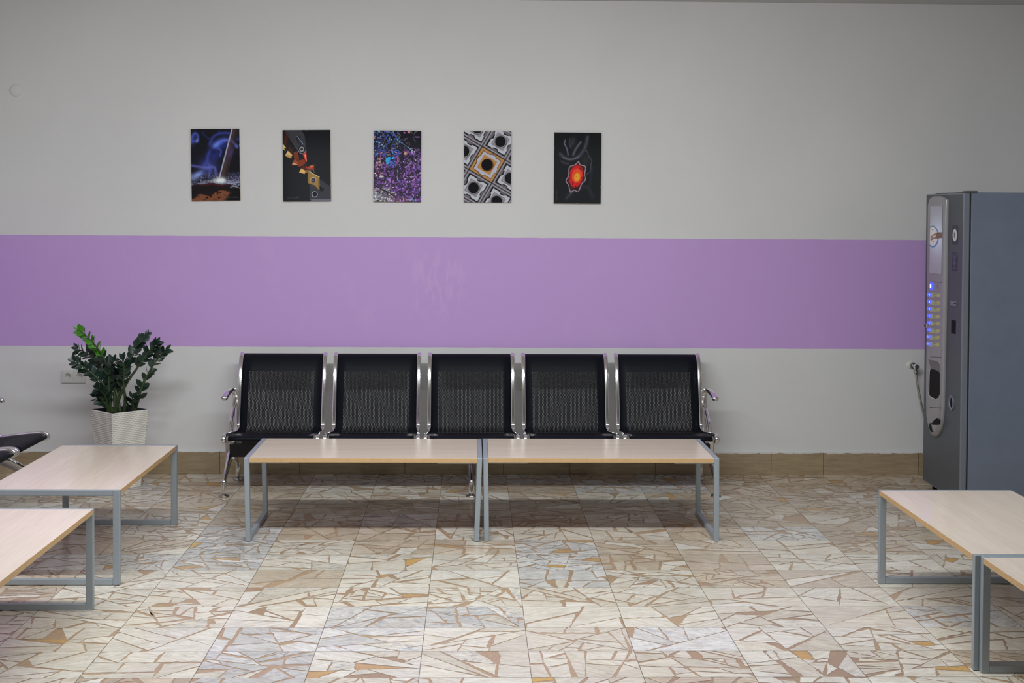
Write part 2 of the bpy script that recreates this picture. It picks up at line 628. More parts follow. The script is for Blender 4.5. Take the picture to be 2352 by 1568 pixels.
def fpoly(poly, z, col, grain):
    b = len(fv)
    k = len(poly)
    s = sum(poly[i][0] * poly[(i + 1) % k][1] - poly[(i + 1) % k][0] * poly[i][1] for i in range(k))
    if s < 0:
        poly = poly[::-1]
    fv.extend((p[0], p[1], z) for p in poly)
    ff.append(tuple(range(b, b + k)))
    fstone.extend([col + (1,)] * k)
    fgrain.extend([grain + (1,)] * k)


fpoly([(XL, YF - .1), (XR, YF - .1), (XR, YB), (XL, YB)], -0.0016, (.10, .085, .07), (0., 0., 1.))
c0, c1 = int(math.floor((XL - TX0) / TX)), int(math.ceil((XR - TX0) / TX))
r0, r1 = int(math.floor((3.4 - TY0) / TY)), int(math.ceil((YB - TY0) / TY))
for c in range(c0, c1):
    for r in range(r0, r1):
        R = random.Random(c * 971 + r * 131 + 5)
        x0, x1 = max(TX0 + c * TX + .0008, XL), min(TX0 + (c + 1) * TX - .0008, XR)
        y0, y1 = TY0 + r * TY + .0006, min(TY0 + (r + 1) * TY - .0006, YB)
        if x1 - x0 < .02 or y1 - y0 < .02:
            continue
        rect = (x0, y0, x1, y1)
        pal, mott, size = SPECIAL.get((c, r), (None, None, None))
        if pal is None:
            back = r >= 1
            pal = R.choices('cbgp', (2.0, 4.5, 1.2, 1.8) if back else (6.5, .9, 1.6, .5))[0]
            mott = {'c': R.uniform(0, .3), 'b': R.uniform(0, .25), 'g': R.uniform(.4, .9), 'p': R.uniform(0, .3)}[pal]
            size = R.choice((.009, .013, .018, .026))
        P = {'c': CREAM, 'b': BEIGE, 'g': GREYS, 'p': PINK + BEIGE[:2]}[pal]
        resin = R.choice(RESIN)
        fpoly([(x0, y0), (x1, y0), (x1, y1), (x0, y1)], -0.0008, resin, (0., R.random(), 1.))
        frs = []
        shatter([(x0, y0), (x1, y0), (x1, y1), (x0, y1)], size, frs, R)
        gap = R.uniform(.0014, .0030)
        base = R.choice(P)
        for p in frs:
            q = inset(p, rect, R, gap)
            if q is None:
                continue
            roll = R.random()
            if roll < .034 and parea(q) < .007:
                fpoly(rough_edge(q, rect, R), -0.0004, R.choice(OCHRE), (0., R.random(), 1.))
                continue
            if roll < .075 and parea(q) < .0035:
                continue
            col = base if R.random() < .5 else R.choice(P if R.random() < .8 else CREAM)
            g = R.uniform(.92, 1.07)
            mt = mott if R.random() < .7 else mott * .3
            if R.random() < .05:
                mt = R.uniform(.5, .95)
            fpoly(rough_edge(q, rect, R), 0.0, tuple(min(.9, v * g) for v in col), (mt, R.random(), 0.))
for c in range(c0, c1):
    for r in range(int(math.floor((YF - TY0) / TY)), r0):
        R = random.Random(c * 71 + r * 13)
        x0, x1 = max(TX0 + c * TX + .0008, XL), min(TX0 + (c + 1) * TX - .0008, XR)
        y0, y1 = max(YF, TY0 + r * TY + .0006), TY0 + (r + 1) * TY - .0006
        fpoly([(x0, y0), (x1, y0), (x1, y1), (x0, y1)], 0.0, R.choice(CREAM + BEIGE), (.2, R.random(), 0.))
me = bpy.data.meshes.new('floor')
me.from_pydata(fv, [], ff)
me.materials.append(M_FLOOR)
set_attr(me, 'Stone', fstone)
set_attr(me, 'Grain', fgrain)
floor = bpy.data.objects.new('floor', me)
COL.objects.link(floor)
struct(floor)

# ---- skirting of travertine pieces
def skirting(name, pts, along_x, fixed, inward):
    mb, cols = MB(), []
    for i in range(len(pts) - 1):
        a, b = pts[i] + .0012, pts[i + 1] - .0012
        c = random.choice([(.40, .31, .185), (.37, .285, .175), (.43, .335, .21), (.345, .265, .16), (.41, .31, .195)])
        t = .014 * inward
        lo, hi = sorted((fixed, fixed + t))
        if along_x:
            mb.box((a, lo, 0), (b, hi, .142))
        else:
            mb.box((lo, a, 0), (hi, b, .142))
        cols += [c + (1,)] * 24
    o = mb.build(name, M_TRAV, bevel=.0015, fix=False)
    set_attr(o.data, 'Stone', cols)
    return struct(o)


js = [XL, -2.86, -2.24, -1.58, -1.08, -.42, .2, .62, 1.16]
js += [on_y(1770, 1065, YB).x, on_y(1890, 1065, YB).x, on_y(2108, 1065, YB).x, 3.3, XR]
skirting('baseboard_back', js, True, YB, -1)
skirting('baseboard_left', [YF + .6 * i for i in range(18)] + [8.2, YB - .016], False, XL, 1)
skirting('baseboard_right', [YF + .6 * i for i in range(18)] + [8.2, YB - .016], False, XR, -1)


# ------------------------------------------------------------------ tables
def make_table(name, label, x, y, rot, L=1.188, Wd=.595, h=.4205, skew=(0, 0)):
    """local: length along X from 0..L, depth along Y 0..Wd"""
    t = thing(name, label, 'table', (x, y, 0), rot, 'low beech tables with grey frames')
    TL, TW, BH = .025, .030, .026
    mb = MB()
    mb.box((TL + .001, .0, h - .0235), (L - TL - .001, Wd, h - .0005))
    # top face laminate, edges banded
    o = mb.build('tabletop', [M_LAM, M_EDGE], t, bevel=.0012, seg=2)
    for p in o.data.polygons:
        p.material_index = 0 if abs(p.normal.z) > .5 else 1
    for e, (x0, sk) in enumerate(((0, skew[0]), (L - TL, skew[1]))):
        mb = MB()

        def q(px, py, pz):
            return (px + sk * (h - pz) / h, py, pz)
        for (ya, yb, za, zb) in ((0, TW, .002, h), (Wd - TW, Wd, .002, h), (TW, Wd - TW, h - BH, h), (TW, Wd - TW, .002, .002 + BH)):
            vs = [q(a, b, c) for c in (za, zb) for (a, b) in ((x0, ya), (x0 + TL, ya), (x0 + TL, yb), (x0, yb))]
            mb.add(vs, [(0, 3, 2, 1), (4, 5, 6, 7), (0, 1, 5, 4), (1, 2, 6, 5), (2, 3, 7, 6), (3, 0, 4, 7)])
        fr = mb.build('leg_frame', M_TUBE, t, bevel=.0025, seg=2)
        for ya in (.004, Wd - TW + .004):
            g = MB()
            g.box(q(x0 + .003, ya, 0), q(x0 + TL - .003, ya + TW - .008, .0025))
            g.build('floor_glide', M_RUBBER, fr)
        xs = (TL + .001, TL + .20) if e == 0 else (L - TL - .20, L - TL - .001)
        for ya in (.012, Wd - .052):
            g = MB()
            g.box((xs[0], ya, h - .0305), (xs[1], ya + .04, h - .0236))
            g.build('mounting_plate', M_PLATE, t, bevel=.001)
    return t


make_table('coffee_table', 'low beech table in front of the bench, the left one of the end-to-end pair', -1.1356, 6.862, 0, skew=(.009, -.013))
make_table('coffee_table', 'low beech table in front of the bench, the right one of the end-to-end pair', .0576, 6.872, 0, skew=(.007, .003))
H2 = math.pi / 2
make_table('coffee_table', 'low beech table standing lengthwise just before the potted plant', -1.5452, 6.057, H2)
make_table('coffee_table', 'low beech table cut by the lower left photo edge, nearest on the left', -1.5565, 5.699 - 1.188, H2)
make_table('coffee_table', 'low beech table standing nearest the drinks machine', 1.822 + .595, 6.1006 - 1.188, H2)
make_table('coffee_table', 'low beech table in the lower right corner, nearer than the drinks machine one', 1.8408 + .595, 4.909 - 1.188, H2)


# ------------------------------------------------------------------ benches
def smooth_path(pts, n=6):
    pts = [Vector(p) for p in pts]
    out = []
    for i in range(len(pts) - 1):
        p0, p1, p2, p3 = pts[max(i - 1, 0)], pts[i], pts[i + 1], pts[min(i + 2, len(pts) - 1)]
        for j in range(n):
            t = j / n
            out.append(.5 * ((2 * p1) + (p2 - p0) * t + (2 * p0 - 5 * p1 + 4 * p2 - p3) * t * t + (3 * p1 - p0 - 3 * p2 + p3) * t ** 3))
    out.append(pts[-1])
    return out


PROFILE = [(.004, .330), (.0, .340), (.006, .352), (.025, .3585), (.07, .358), (.16, .349), (.28, .333), (.365, .323), (.41, .324),
           (.440, .345), (.456, .385), (.478, .47), (.508, .58), (.542, .68), (.565, .725), (.59, .756), (.615, .768), (.635, .770)]


def prof_path(x):
    return smooth_path([(x, v, z) for v, z in PROFILE], 5)


def rounded_rect(w, h, r, n=3):
    o = []
    for cx, cy, a0 in ((w / 2 - r, h / 2 - r, 0), (-w / 2 + r, h / 2 - r, 90), (-w / 2 + r, -h / 2 + r, 180), (w / 2 - r, -h / 2 + r, 270)):
        for i in range(n + 1):
            a = math.radians(a0 + 90 * i / n)
            o.append((cx + r * math.cos(a), cy + r * math.sin(a)))
    return o


SW, RW, PITCH_S = .486, .027, .577


def shell_mesh():
    path = prof_path(0)
    n, k = len(path), 9
    vs, uv, s = [], [], 0
    for i, p in enumerate(path):
        if i:
            s += (p - path[i - 1]).length
        for j in range(k):
            u = SW * j / (k - 1)
            vs.append((u - SW / 2, p.y, p.z))
            uv.append((u, s))
    fs = [(i * k + j, i * k + j + 1, (i + 1) * k + j + 1, (i + 1) * k + j) for i in range(n - 1) for j in range(k - 1)]
    me = bpy.data.meshes.new('seat_shell')
    me.from_pydata(vs, [], fs)
    me.materials.append(M_PERF)
    lay = me.uv_layers.new(name='UVMap')
    idx = np.zeros(len(me.loops), dtype=np.int32)
    me.loops.foreach_get('vertex_index', idx)
    lay.data.foreach_set('uv', np.array(uv, dtype=np.float32)[idx].ravel())
    me.polygons.foreach_set('use_smooth', [True] * len(me.polygons))
    return me, s


SHELL, ARC = shell_mesh()


def make_bench(label, n, loc, rotz, arm_ends=(-1, 1), skip_mid=False):
    """local: front lip of the seats at y = 0, back toward +y, seats along x"""
    t = thing('waiting_bench', label, 'bench', loc, rotz)
    half = (n - 1) / 2 * PITCH_S
    for i in range(n):
        xc = -half + i * PITCH_S
        so = bpy.data.objects.new('seat_shell', SHELL)
        COL.objects.link(so)
        so.parent = t
        so.location = (xc, 0, 0)
        sd = so.modifiers.new('thickness', 'SOLIDIFY')
        sd.thickness, sd.offset = .0016, 0
        for s in (-1, 1):
            mb = MB()
            xr = s * (SW / 2 + RW / 2 - .001)
            pts = prof_path(xr)
            # front tip of the rail curls under the lip; spread a little outward there
            pts = [Vector((p.x + s * .012 * max(0, 1 - p.y / .30) ** 1.5, p.y, p.z)) for p in pts]
            pts = [pts[0] + Vector((0, .02, -.004))] + pts
            mb.sweep(pts[:-5] + [pts[-5] + Vector((0, .004, -.004))], rounded_rect(RW, .022, .0085, 4), up=(1, 0, 0))
            mb.build('side_rail', M_CHROME, so, smooth=True, angle=60)
        mb = MB()
        mb.prism([(.236, .277), (.252, .277), (.252, .318), (.330, .318), (.330, .277), (.342, .277), (.342, .324), (.236, .328)], lambda a, b: (-.2, a, b), lambda a, b: (.2, a, b))
        mb.build('seat_bracket', M_BLACK, so, bevel=.002)
    end = half + SW / 2 + RW + .004
    mb = MB()
    mb.box((-end, .245, .196), (end, .325, .276))
    mb.build('beam', M_BLACK, t, bevel=.005)
    legs = [-end + .002, end - .002] + ([0.0] if not skip_mid else [])
    for lx in legs:
        mb = MB()
        mb.sweep([(lx, .285, .315), (lx, .285, .18)], rounded_rect(.030, .06, .008))
        mb.sweep([(lx, .285, .262), (lx, .285, .256)], rounded_rect(.033, .064, .008))
        fr = smooth_path([(lx, .285, .205), (lx, .235, .188), (lx, .165, .155), (lx, .095, .115), (lx, .052, .088)], 5)
        sc = [1.0 - .5 * i / (len(fr) - 1) for i in range(len(fr))]
        mb.sweep(fr, rounded_rect(.030, .07, .012), up=(1, 0, 0), scales=sc)
        rr = smooth_path([(lx, .29, .21), (lx, .37, .19), (lx, .45, .165), (lx, .52, .13), (lx, .555, .085)], 5)
        mb.sweep(rr, rounded_rect(.030, .07, .012), up=(1, 0, 0), scales=[1.0 - .5 * i / (len(rr) - 1) for i in range(len(rr))])
        lo = mb.build('leg', M_CHROME, t, smooth=True, angle=50)
        for fy in (.045, .56):
            f = MB()
            f.lathe([(.0145, .026), (.0155, .03), (.0155, .088), (.0135, .098), (.004, .104)], (lx, fy, 0), seg=20)
            f.build('leg_socket', M_CHROME, lo, smooth=True, angle=50)
            f = MB()
            f.lathe([(.030, 0), (.0315, .004), (.029, .010), (.016, .017), (.009, .020), (.009, .030)], (lx, fy, 0), seg=24)
            f.build('levelling_foot', M_CHROME_DULL, lo, smooth=True, angle=50)
    for s in arm_ends:
        ax = s * (end + .006)
        mb = MB()
        # flowing arm: rises from the seat rail, arches at the rear, runs forward to a rounded tip
        top = smooth_path([(ax, .455, .47), (ax, .492, .515), (ax + s * .003, .497, .552), (ax + s * .008, .465, .572), (ax + s * .014, .41, .572),
                           (ax + s * .022, .345, .560), (ax + s * .027, .295, .548), (ax + s * .028, .268, .540)], 5)
        sc = [.85 + .35 * min(1, i / (len(top) * .75)) for i in range(len(top))]
        sc[-1] = .95
        mb.sweep(top + [top[-1] + Vector((0, -.006, -.002))], rounded_rect(.034, .022, .0105, 4), up=(1, 0, 0), scales=sc + [.55])
        for (y0, z0) in ((.275, .335), (.345, .33)):
            st = smooth_path([(ax, y0, z0), (ax, y0 + .05, z0 + .06), (ax, .44, .455), (ax, .475, .49)], 5)
            mb.sweep(st, rounded_rect(.020, .016, .007, 3), up=(1, 0, 0))
        mb.sweep([(ax, .25, .335), (ax, .38, .328)], rounded_rect(.022, .022, .008), up=(1, 0, 0))
        mb.build('armrest', M_CHROME, t, smooth=True, angle=60)
    return t


make_bench('five-seat black perforated metal bench with chrome legs under the purple stripe', 5, (0.0, 7.905, 0), .012)
LB = 3
lb_end = (LB - 1) / 2 * PITCH_S + SW / 2 + RW + .004
make_bench('black perforated metal bench cut off by the left photo edge, left of the plant', LB, (-2.45, 8.0 - lb_end, 0), H2, skip_mid=True)


# ------------------------------------------------------------------ painter for printed pictures
class Canvas:
    gain = 1.3

    """small raster in picture pixels (x right, y down); becomes a coloured mesh grid"""
    def __init__(self, x0, y0, x1, y1, nx, ny, bg):
        self.nx, self.ny = nx, ny
        xs, ys = np.linspace(x0, x1, nx), np.linspace(y0, y1, ny)
        self.X, self.Y = np.meshgrid(xs, ys)
        self.a = np.zeros((ny, nx, 3)) + np.array(bg)
        self.px = (x1 - x0) / nx

    def put(self, mask, col):
        m = np.clip(mask, 0, 1)[..., None]
        self.a = self.a * (1 - m) + np.array(col) * m

    def add(self, mask, col):
        self.a = np.clip(self.a + np.clip(mask, 0, 1)[..., None] * np.array(col), 0, 1)

    def ell(self, cx, cy, rx, ry, ang=0, soft=None):
        c, s = math.cos(math.radians(ang)), math.sin(math.radians(ang))
        dx, dy = self.X - cx, self.Y - cy
        d = np.sqrt(((dx * c + dy * s) / rx) ** 2 + ((-dx * s + dy * c) / ry) ** 2)
        if soft is None:
            return np.clip((1 - d) * min(rx, ry) / self.px + .5, 0, 1)
        return np.clip((1 + soft - d) / (2 * soft), 0, 1)

    def gauss(self, cx, cy, rx, ry, ang=0):
        c, s = math.cos(math.radians(ang)), math.sin(math.radians(ang))
        dx, dy = self.X - cx, self.Y - cy
        return np.exp(-(((dx * c + dy * s) / rx) ** 2 + ((-dx * s + dy * c) / ry) ** 2))

    def poly(self, pts, soft=1.0):
        k = len(pts)
        inside = np.zeros(self.X.shape, bool)
        dist = np.full(self.X.shape, 1e9)
        for i in range(k):
            (xa, ya), (xb, yb) = pts[i], pts[(i + 1) % k]
            cond = ((ya > self.Y) != (yb > self.Y))
            xi = (xb - xa) * (self.Y - ya) / ((yb - ya) if abs(yb - ya) > 1e-9 else 1e-9) + xa
            inside ^= cond & (self.X < xi)
            dist = np.minimum(dist, self.seg(xa, ya, xb, yb))
        sd = np.where(inside, dist, -dist)
        return np.clip(sd / (self.px * soft) + .5, 0, 1)

    def seg(self, xa, ya, xb, yb):
        L2 = (xb - xa) ** 2 + (yb - ya) ** 2 + 1e-9
        t = np.clip(((self.X - xa) * (xb - xa) + (self.Y - ya) * (yb - ya)) / L2, 0, 1)
        return np.hypot(self.X - xa - t * (xb - xa), self.Y - ya - t * (yb - ya))

    def line(self, pts, w, soft=None, curve=True):
        if curve and len(pts) > 2:
            pts = [(p.x, p.y) for p in smooth_path([(p[0], p[1], 0) for p in pts], 6)]
        d = np.full(self.X.shape, 1e9)
        for i in range(len(pts) - 1):
            d = np.minimum(d, self.seg(*pts[i], *pts[i + 1]))
        if soft is None:
            return np.clip((w / 2 - d) / self.px + .5, 0, 1)
        return np.exp(-(d / (w / 2)) ** 2)

    def noise(self, sx, sy, seed, octv=3):
        r = np.random.RandomState(seed)
        out = np.zeros(self.X.shape)
        amp, tot = 1.0, 0
        for o in range(octv):
            g = r.rand(64, 64)
            u, v = self.X / sx * 2 ** o, self.Y / sy * 2 ** o
            i, j = np.floor(u).astype(int), np.floor(v).astype(int)
            fu, fv_ = u - i, v - j
            fu, fv_ = fu * fu * (3 - 2 * fu), fv_ * fv_ * (3 - 2 * fv_)
            g00, g10 = g[j % 64, i % 64], g[j % 64, (i + 1) % 64]
            g01, g11 = g[(j + 1) % 64, i % 64], g[(j + 1) % 64, (i + 1) % 64]
            out += amp * (g00 * (1 - fu) * (1 - fv_) + g10 * fu * (1 - fv_) + g01 * (1 - fu) * fv_ + g11 * fu * fv_)
            tot += amp
            amp *= .5
        return out / tot

    def linear(self):
        a = np.clip(self.a, 0, 1)
        return np.minimum(self.gain * np.where(a <= .04045, a / 12.92, ((a + .055) / 1.055) ** 2.4), .95)

    def mesh(self, name, mat, parent, fn):
        """fn(s, t) maps 0..1 right, 0..1 down to a point"""
        nx, ny = self.nx, self.ny
        vs = [fn(i / (nx - 1), j / (ny - 1)) for j in range(ny) for i in range(nx)]
        fs = [(j * nx + i, (j + 1) * nx + i, (j + 1) * nx + i + 1, j * nx + i + 1) for j in range(ny - 1) for i in range(nx - 1)]
        me = bpy.data.meshes.new(name)
        me.from_pydata(vs, [], fs)
        me.materials.append(mat)
        lin = self.linear().reshape(-1, 3)
        set_attr(me, 'Art', np.concatenate([lin, np.ones((len(lin), 1))], 1), 'POINT')
        o = bpy.data.objects.new(name, me)
        COL.objects.link(o)
        o.parent = parent
        return o


NXA, NYA = 180, 266


def art_smoke():
    c = Canvas(140, 128, 1015, 1415, NXA, NYA, (.10, .10, .125))
    n = c.noise(120, 160, 3)
    B1, B2, B3 = (.20, .26, .62), (.36, .45, .80), (.28, .24, .55)
    c.add(c.gauss(150, 330, 110, 60, -60) * .9 * (.5 + n), B1)
    c.put(c.line([(150, 350), (160, 270), (220, 200), (265, 250), (260, 345), (190, 345)], 48, 1) * .8, (.30, .36, .75))
    c.add(c.gauss(250, 330, 22, 24), (.25, .3, .35))
    c.put(c.line([(350, 180), (400, 250), (470, 300)], 26, 1) * .5, B1)
    c.put(c.line([(480, 400), (530, 290), (620, 225), (760, 200), (900, 230), (990, 320)], 55, 1) * .75, (.22, .27, .62))
    c.put(c.line([(660, 160), (640, 210)], 26, 1) * .5, B1)
    c.put(c.gauss(660, 380, 150, 75, -28), (.27, .33, .72))
    c.put(c.line([(590, 440), (650, 370), (760, 330), (880, 350), (970, 450)], 60, 1) * .85, (.38, .44, .82))
    c.put(c.gauss(600, 425, 75, 48, -25), (.45, .58, .92))
    c.put(c.gauss(730, 440, 90, 50, -10) * .8, (.13, .18, .45))
    c.put(c.line([(600, 460), (680, 520), (660, 610)], 40, 1) * .8, (.3, .38, .75))
    c.put(c.gauss(560, 590, 130, 110, -50) * .85, (.17, .20, .50))
    c.put(c.line([(480, 530), (440, 620), (430, 700), (370, 770)], 60, 1) * .7, (.24, .30, .66))
    c.put(c.gauss(540, 540, 50, 40) * .6, (.10, .10, .25))
    c.put(c.gauss(450, 800, 170, 130, 20) * .75, (.27, .30, .62))
    c.put(c.line([(150, 780), (260, 800), (420, 820), (560, 820), (580, 950)], 50, 1) * .7, (.40, .42, .74))
    c.put(c.gauss(250, 950, 150, 55, -28) * .95, (.52, .62, .90))
    c.put(c.gauss(390, 900, 45, 40) * .6, (.16, .18, .42))
    c.put(c.line([(460, 760), (480, 880), (450, 990)], 60, 1) * .5, (.35, .40, .72))
    # grainy ground
    g = c.noise(14, 12, 8, 2)
    band = np.clip((c.Y - 880) / 120, 0, 1) * np.clip((1180 - c.Y) / 60, 0, 1)
    c.put(band * .75 * np.clip((c.X - 680) / 200, 0, 1), (.20, .19, .30))
    c.put(band * np.clip((g - .48) * 6, 0, 1) * .8, (.52, .52, .66))
    c.put(np.clip(1 - np.abs(c.Y - (1120 - .08 * (c.X - 160) - 30 * np.sin((c.X - 300) / 130))) / 45, 0, 1) * .6, (.62, .62, .70))
    # rod
    c.put(c.poly([(890, 128), (1010, 128), (770, 1040), (660, 990)]), (.27, .215, .21))
    c.put(c.poly([(960, 128), (1010, 128), (770, 1040), (735, 1020)], 14) * .8, (.115, .10, .11))
    c.put(c.gauss(860, 560, 45, 110, 15) * .75, (.30, .24, .48))
    c.put(c.line([(880, 340), (970, 450)], 40, 1) * .6, (.36, .36, .66))
    c.put(c.line([(890, 128), (650, 985)], 24, None), (.62, .64, .72))
    # bright tip, dark rock, rust crust
    c.put(c.gauss(650, 1055, 115, 62), (.80, .86, .86))
    c.put(c.gauss(680, 1050, 60, 38), (.95, .98, .96))
    edge = 1130 - 30 * np.sin((c.X - 170) / 200.0) + 10 * np.sin(c.X / 47)
    c.put(np.clip((c.Y - edge) / 14, 0, 1), (.125, .105, .11))
    c.put(np.clip(1 - np.abs(c.Y - edge - 22) / 26, 0, 1) * c.gauss(560, 1140, 260, 120), (.34, .12, .15))
    crust = 1345 - .19 * (c.X - 165) + 26 * np.sin(c.X / 60.0) + 60 * (c.noise(70, 70, 5) - .5)
    c.put(np.clip((c.Y - crust) / 10, 0, 1) * np.clip((860 - c.X + .25 * (1300 - c.Y)) / 60, 0, 1), (.47, .29, .20))
    c.put(np.clip((c.noise(60, 40, 9) - .62) * 10, 0, 1) * np.clip((c.Y - crust) / 10, 0, 1), (.15, .10, .09))
    c.put(np.clip((c.X + .9 * c.Y - 1960) / 90, 0, 1) * np.clip((c.Y - 1190) / 30, 0, 1), (.095, .095, .105))
    for p in ([(790, 1110), (900, 1105), (1010, 1085)], [(840, 1185), (880, 1165), (960, 1175), (1015, 1200)], [(890, 1140), (930, 1130), (960, 1160), (1000, 1130)]):
        c.put(c.line(p, 12) * .85, (.66, .68, .74))
    c.put(c.line([(780, 1355), (820, 1365), (860, 1352), (890, 1362), (930, 1350), (920, 1375)], 5) * .6, (.5, .5, .52))
    c.put(c.line([(945, 1357), (985, 1357)], 9) * .6, (.55, .55, .57))
    return c


def art_tool():
    c = Canvas(150, 145, 1010, 1425, NXA, NYA, (.085, .085, .095))
    c.put(c.poly([(190, 140), (480, 140), (545, 230), (575, 520), (520, 570), (440, 540), (300, 310)]), (.225, .225, .24))
    c.put(c.line([(190, 170), (430, 520)], 7) * .9, (.38, .38, .42))
    c.put(c.ell(430, 285, 42, 36, 50), (.09, .09, .10))
    c.put(c.poly([(400, 270), (460, 270), (540, 400), (470, 420), (400, 360)], 4) * .7, (.15, .15, .17))
    c.put(c.line([(412, 255), (520, 400)], 11), (.55, .62, .72))
    c.put(c.ell(493, 488, 64, 70), (.12, .12, .13))
    c.put(c.line([(435, 520), (470, 560), (520, 572), (570, 520)], 10), (.62, .64, .70))
    c.put(c.ell(493, 490, 44, 44), (.62, .62, .63))
    c.put(c.ell(493, 490, 27, 25), (.17, .17, .18))
    # glowing curl of swarf
    c.put(c.gauss(205, 320, 45, 130, 8) * .8, (.30, .15, .07))
    c.put(c.poly([(150, 385), (215, 470), (170, 470), (205, 525), (150, 480)]), (.80, .72, .40))
    c.put(c.gauss(290, 520, 40, 90, -10) * .7, (.36, .18, .09))
    c.put(c.poly([(240, 515), (320, 590), (295, 655), (188, 605)]), (.84, .72, .46))
    c.put(c.poly([(215, 585), (300, 600), (290, 655), (188, 608)], 6) * .5, (.60, .40, .20))
    c.put(c.poly([(345, 540), (415, 525), (445, 660), (430, 700), (350, 650)]), (.47, .20, .11))
    c.put(c.poly([(360, 665), (430, 710), (420, 770), (305, 780)]), (.60, .28, .15))
    c.put(c.poly([(330, 725), (415, 765), (415, 775), (318, 760)]), (.88, .62, .42))
    c.put(c.poly([(440, 690), (540, 670), (560, 740), (470, 800), (420, 800)]), (.52, .21, .09))
    c.put(c.poly([(510, 770), (585, 830), (560, 890), (460, 870)]), (.33, .13, .08))
    c.put(c.poly([(480, 835), (560, 880), (540, 935), (440, 905)]), (.86, .70, .40))
    c.put(c.poly([(560, 860), (600, 870), (600, 910), (545, 920)]), (.56, .36, .24))
    c.put(c.poly([(505, 575), (575, 540), (585, 700), (575, 725), (550, 680)]), (.80, .14, .13))
    c.put(c.poly([(540, 590), (560, 580), (578, 690), (572, 720)]), (.98, .66, .42))
    c.put(c.poly([(545, 745), (590, 820), (700, 780), (712, 840), (690, 860), (600, 850), (575, 830)]), (.72, .18, .12))
    c.put(c.gauss(665, 798, 45, 16, -15), (.97, .55, .28))
    c.put(c.gauss(640, 850, 55, 26) * .8, (.55, .30, .26))
    c.put(c.line([(700, 850), (715, 910)], 8), (.5, .45, .42))
    # lower holder and insert
    c.put(c.poly([(625, 1120), (810, 1030), (1015, 1170), (1015, 1430), (650, 1430), (625, 1390)]), (.215, .215, .24))
    c.put(c.poly([(640, 1390), (1015, 1388), (1015, 1430), (665, 1430)]), (.40, .40, .45))
    c.put(c.ell(835, 1190, 50, 62, -35), (.07, .07, .08))
    c.put(c.line([(810, 1135), (850, 1155), (872, 1200)], 7) * .8, (.62, .62, .66))
    c.put(c.poly([(600, 880), (700, 930), (808, 990), (806, 1230), (720, 1140), (612, 1105), (596, 1090)]), (.60, .47, .23))
    c.put(c.line([(615, 875), (700, 940), (806, 990)], 9, curve=False), (.93, .88, .72))
    c.put(c.line([(612, 1108), (700, 1150), (800, 1235)], 9), (.32, .24, .12))
    c.put(c.line([(612, 900), (612, 1080)], 5) * .6, (.30, .23, .12))
    c.put(c.line([(790, 1050), (790, 1190)], 9) * .6, (.25, .19, .10))
    c.put(c.ell(697, 1045, 52, 52), (.80, .74, .62))
    c.put(c.ell(697, 1050, 44, 46), (.22, .20, .25))
    c.put(c.gauss(690, 1055, 22, 26) * .7, (.42, .36, .46))
    c.put(c.ell(718, 1302, 66, 68), (.12, .12, .13))
    c.put(c.ell(718, 1302, 56, 58), (.66, .68, .74))
    c.put(c.ell(720, 1300, 44, 46), (.07, .07, .08))
    c.put(c.line([(215, 1365), (260, 1372), (300, 1360), (340, 1370), (370, 1358), (360, 1385)], 5) * .55, (.5, .5, .52))
    c.put(c.line([(385, 1362), (425, 1362)], 9) * .55, (.55, .55, .57))
    return c


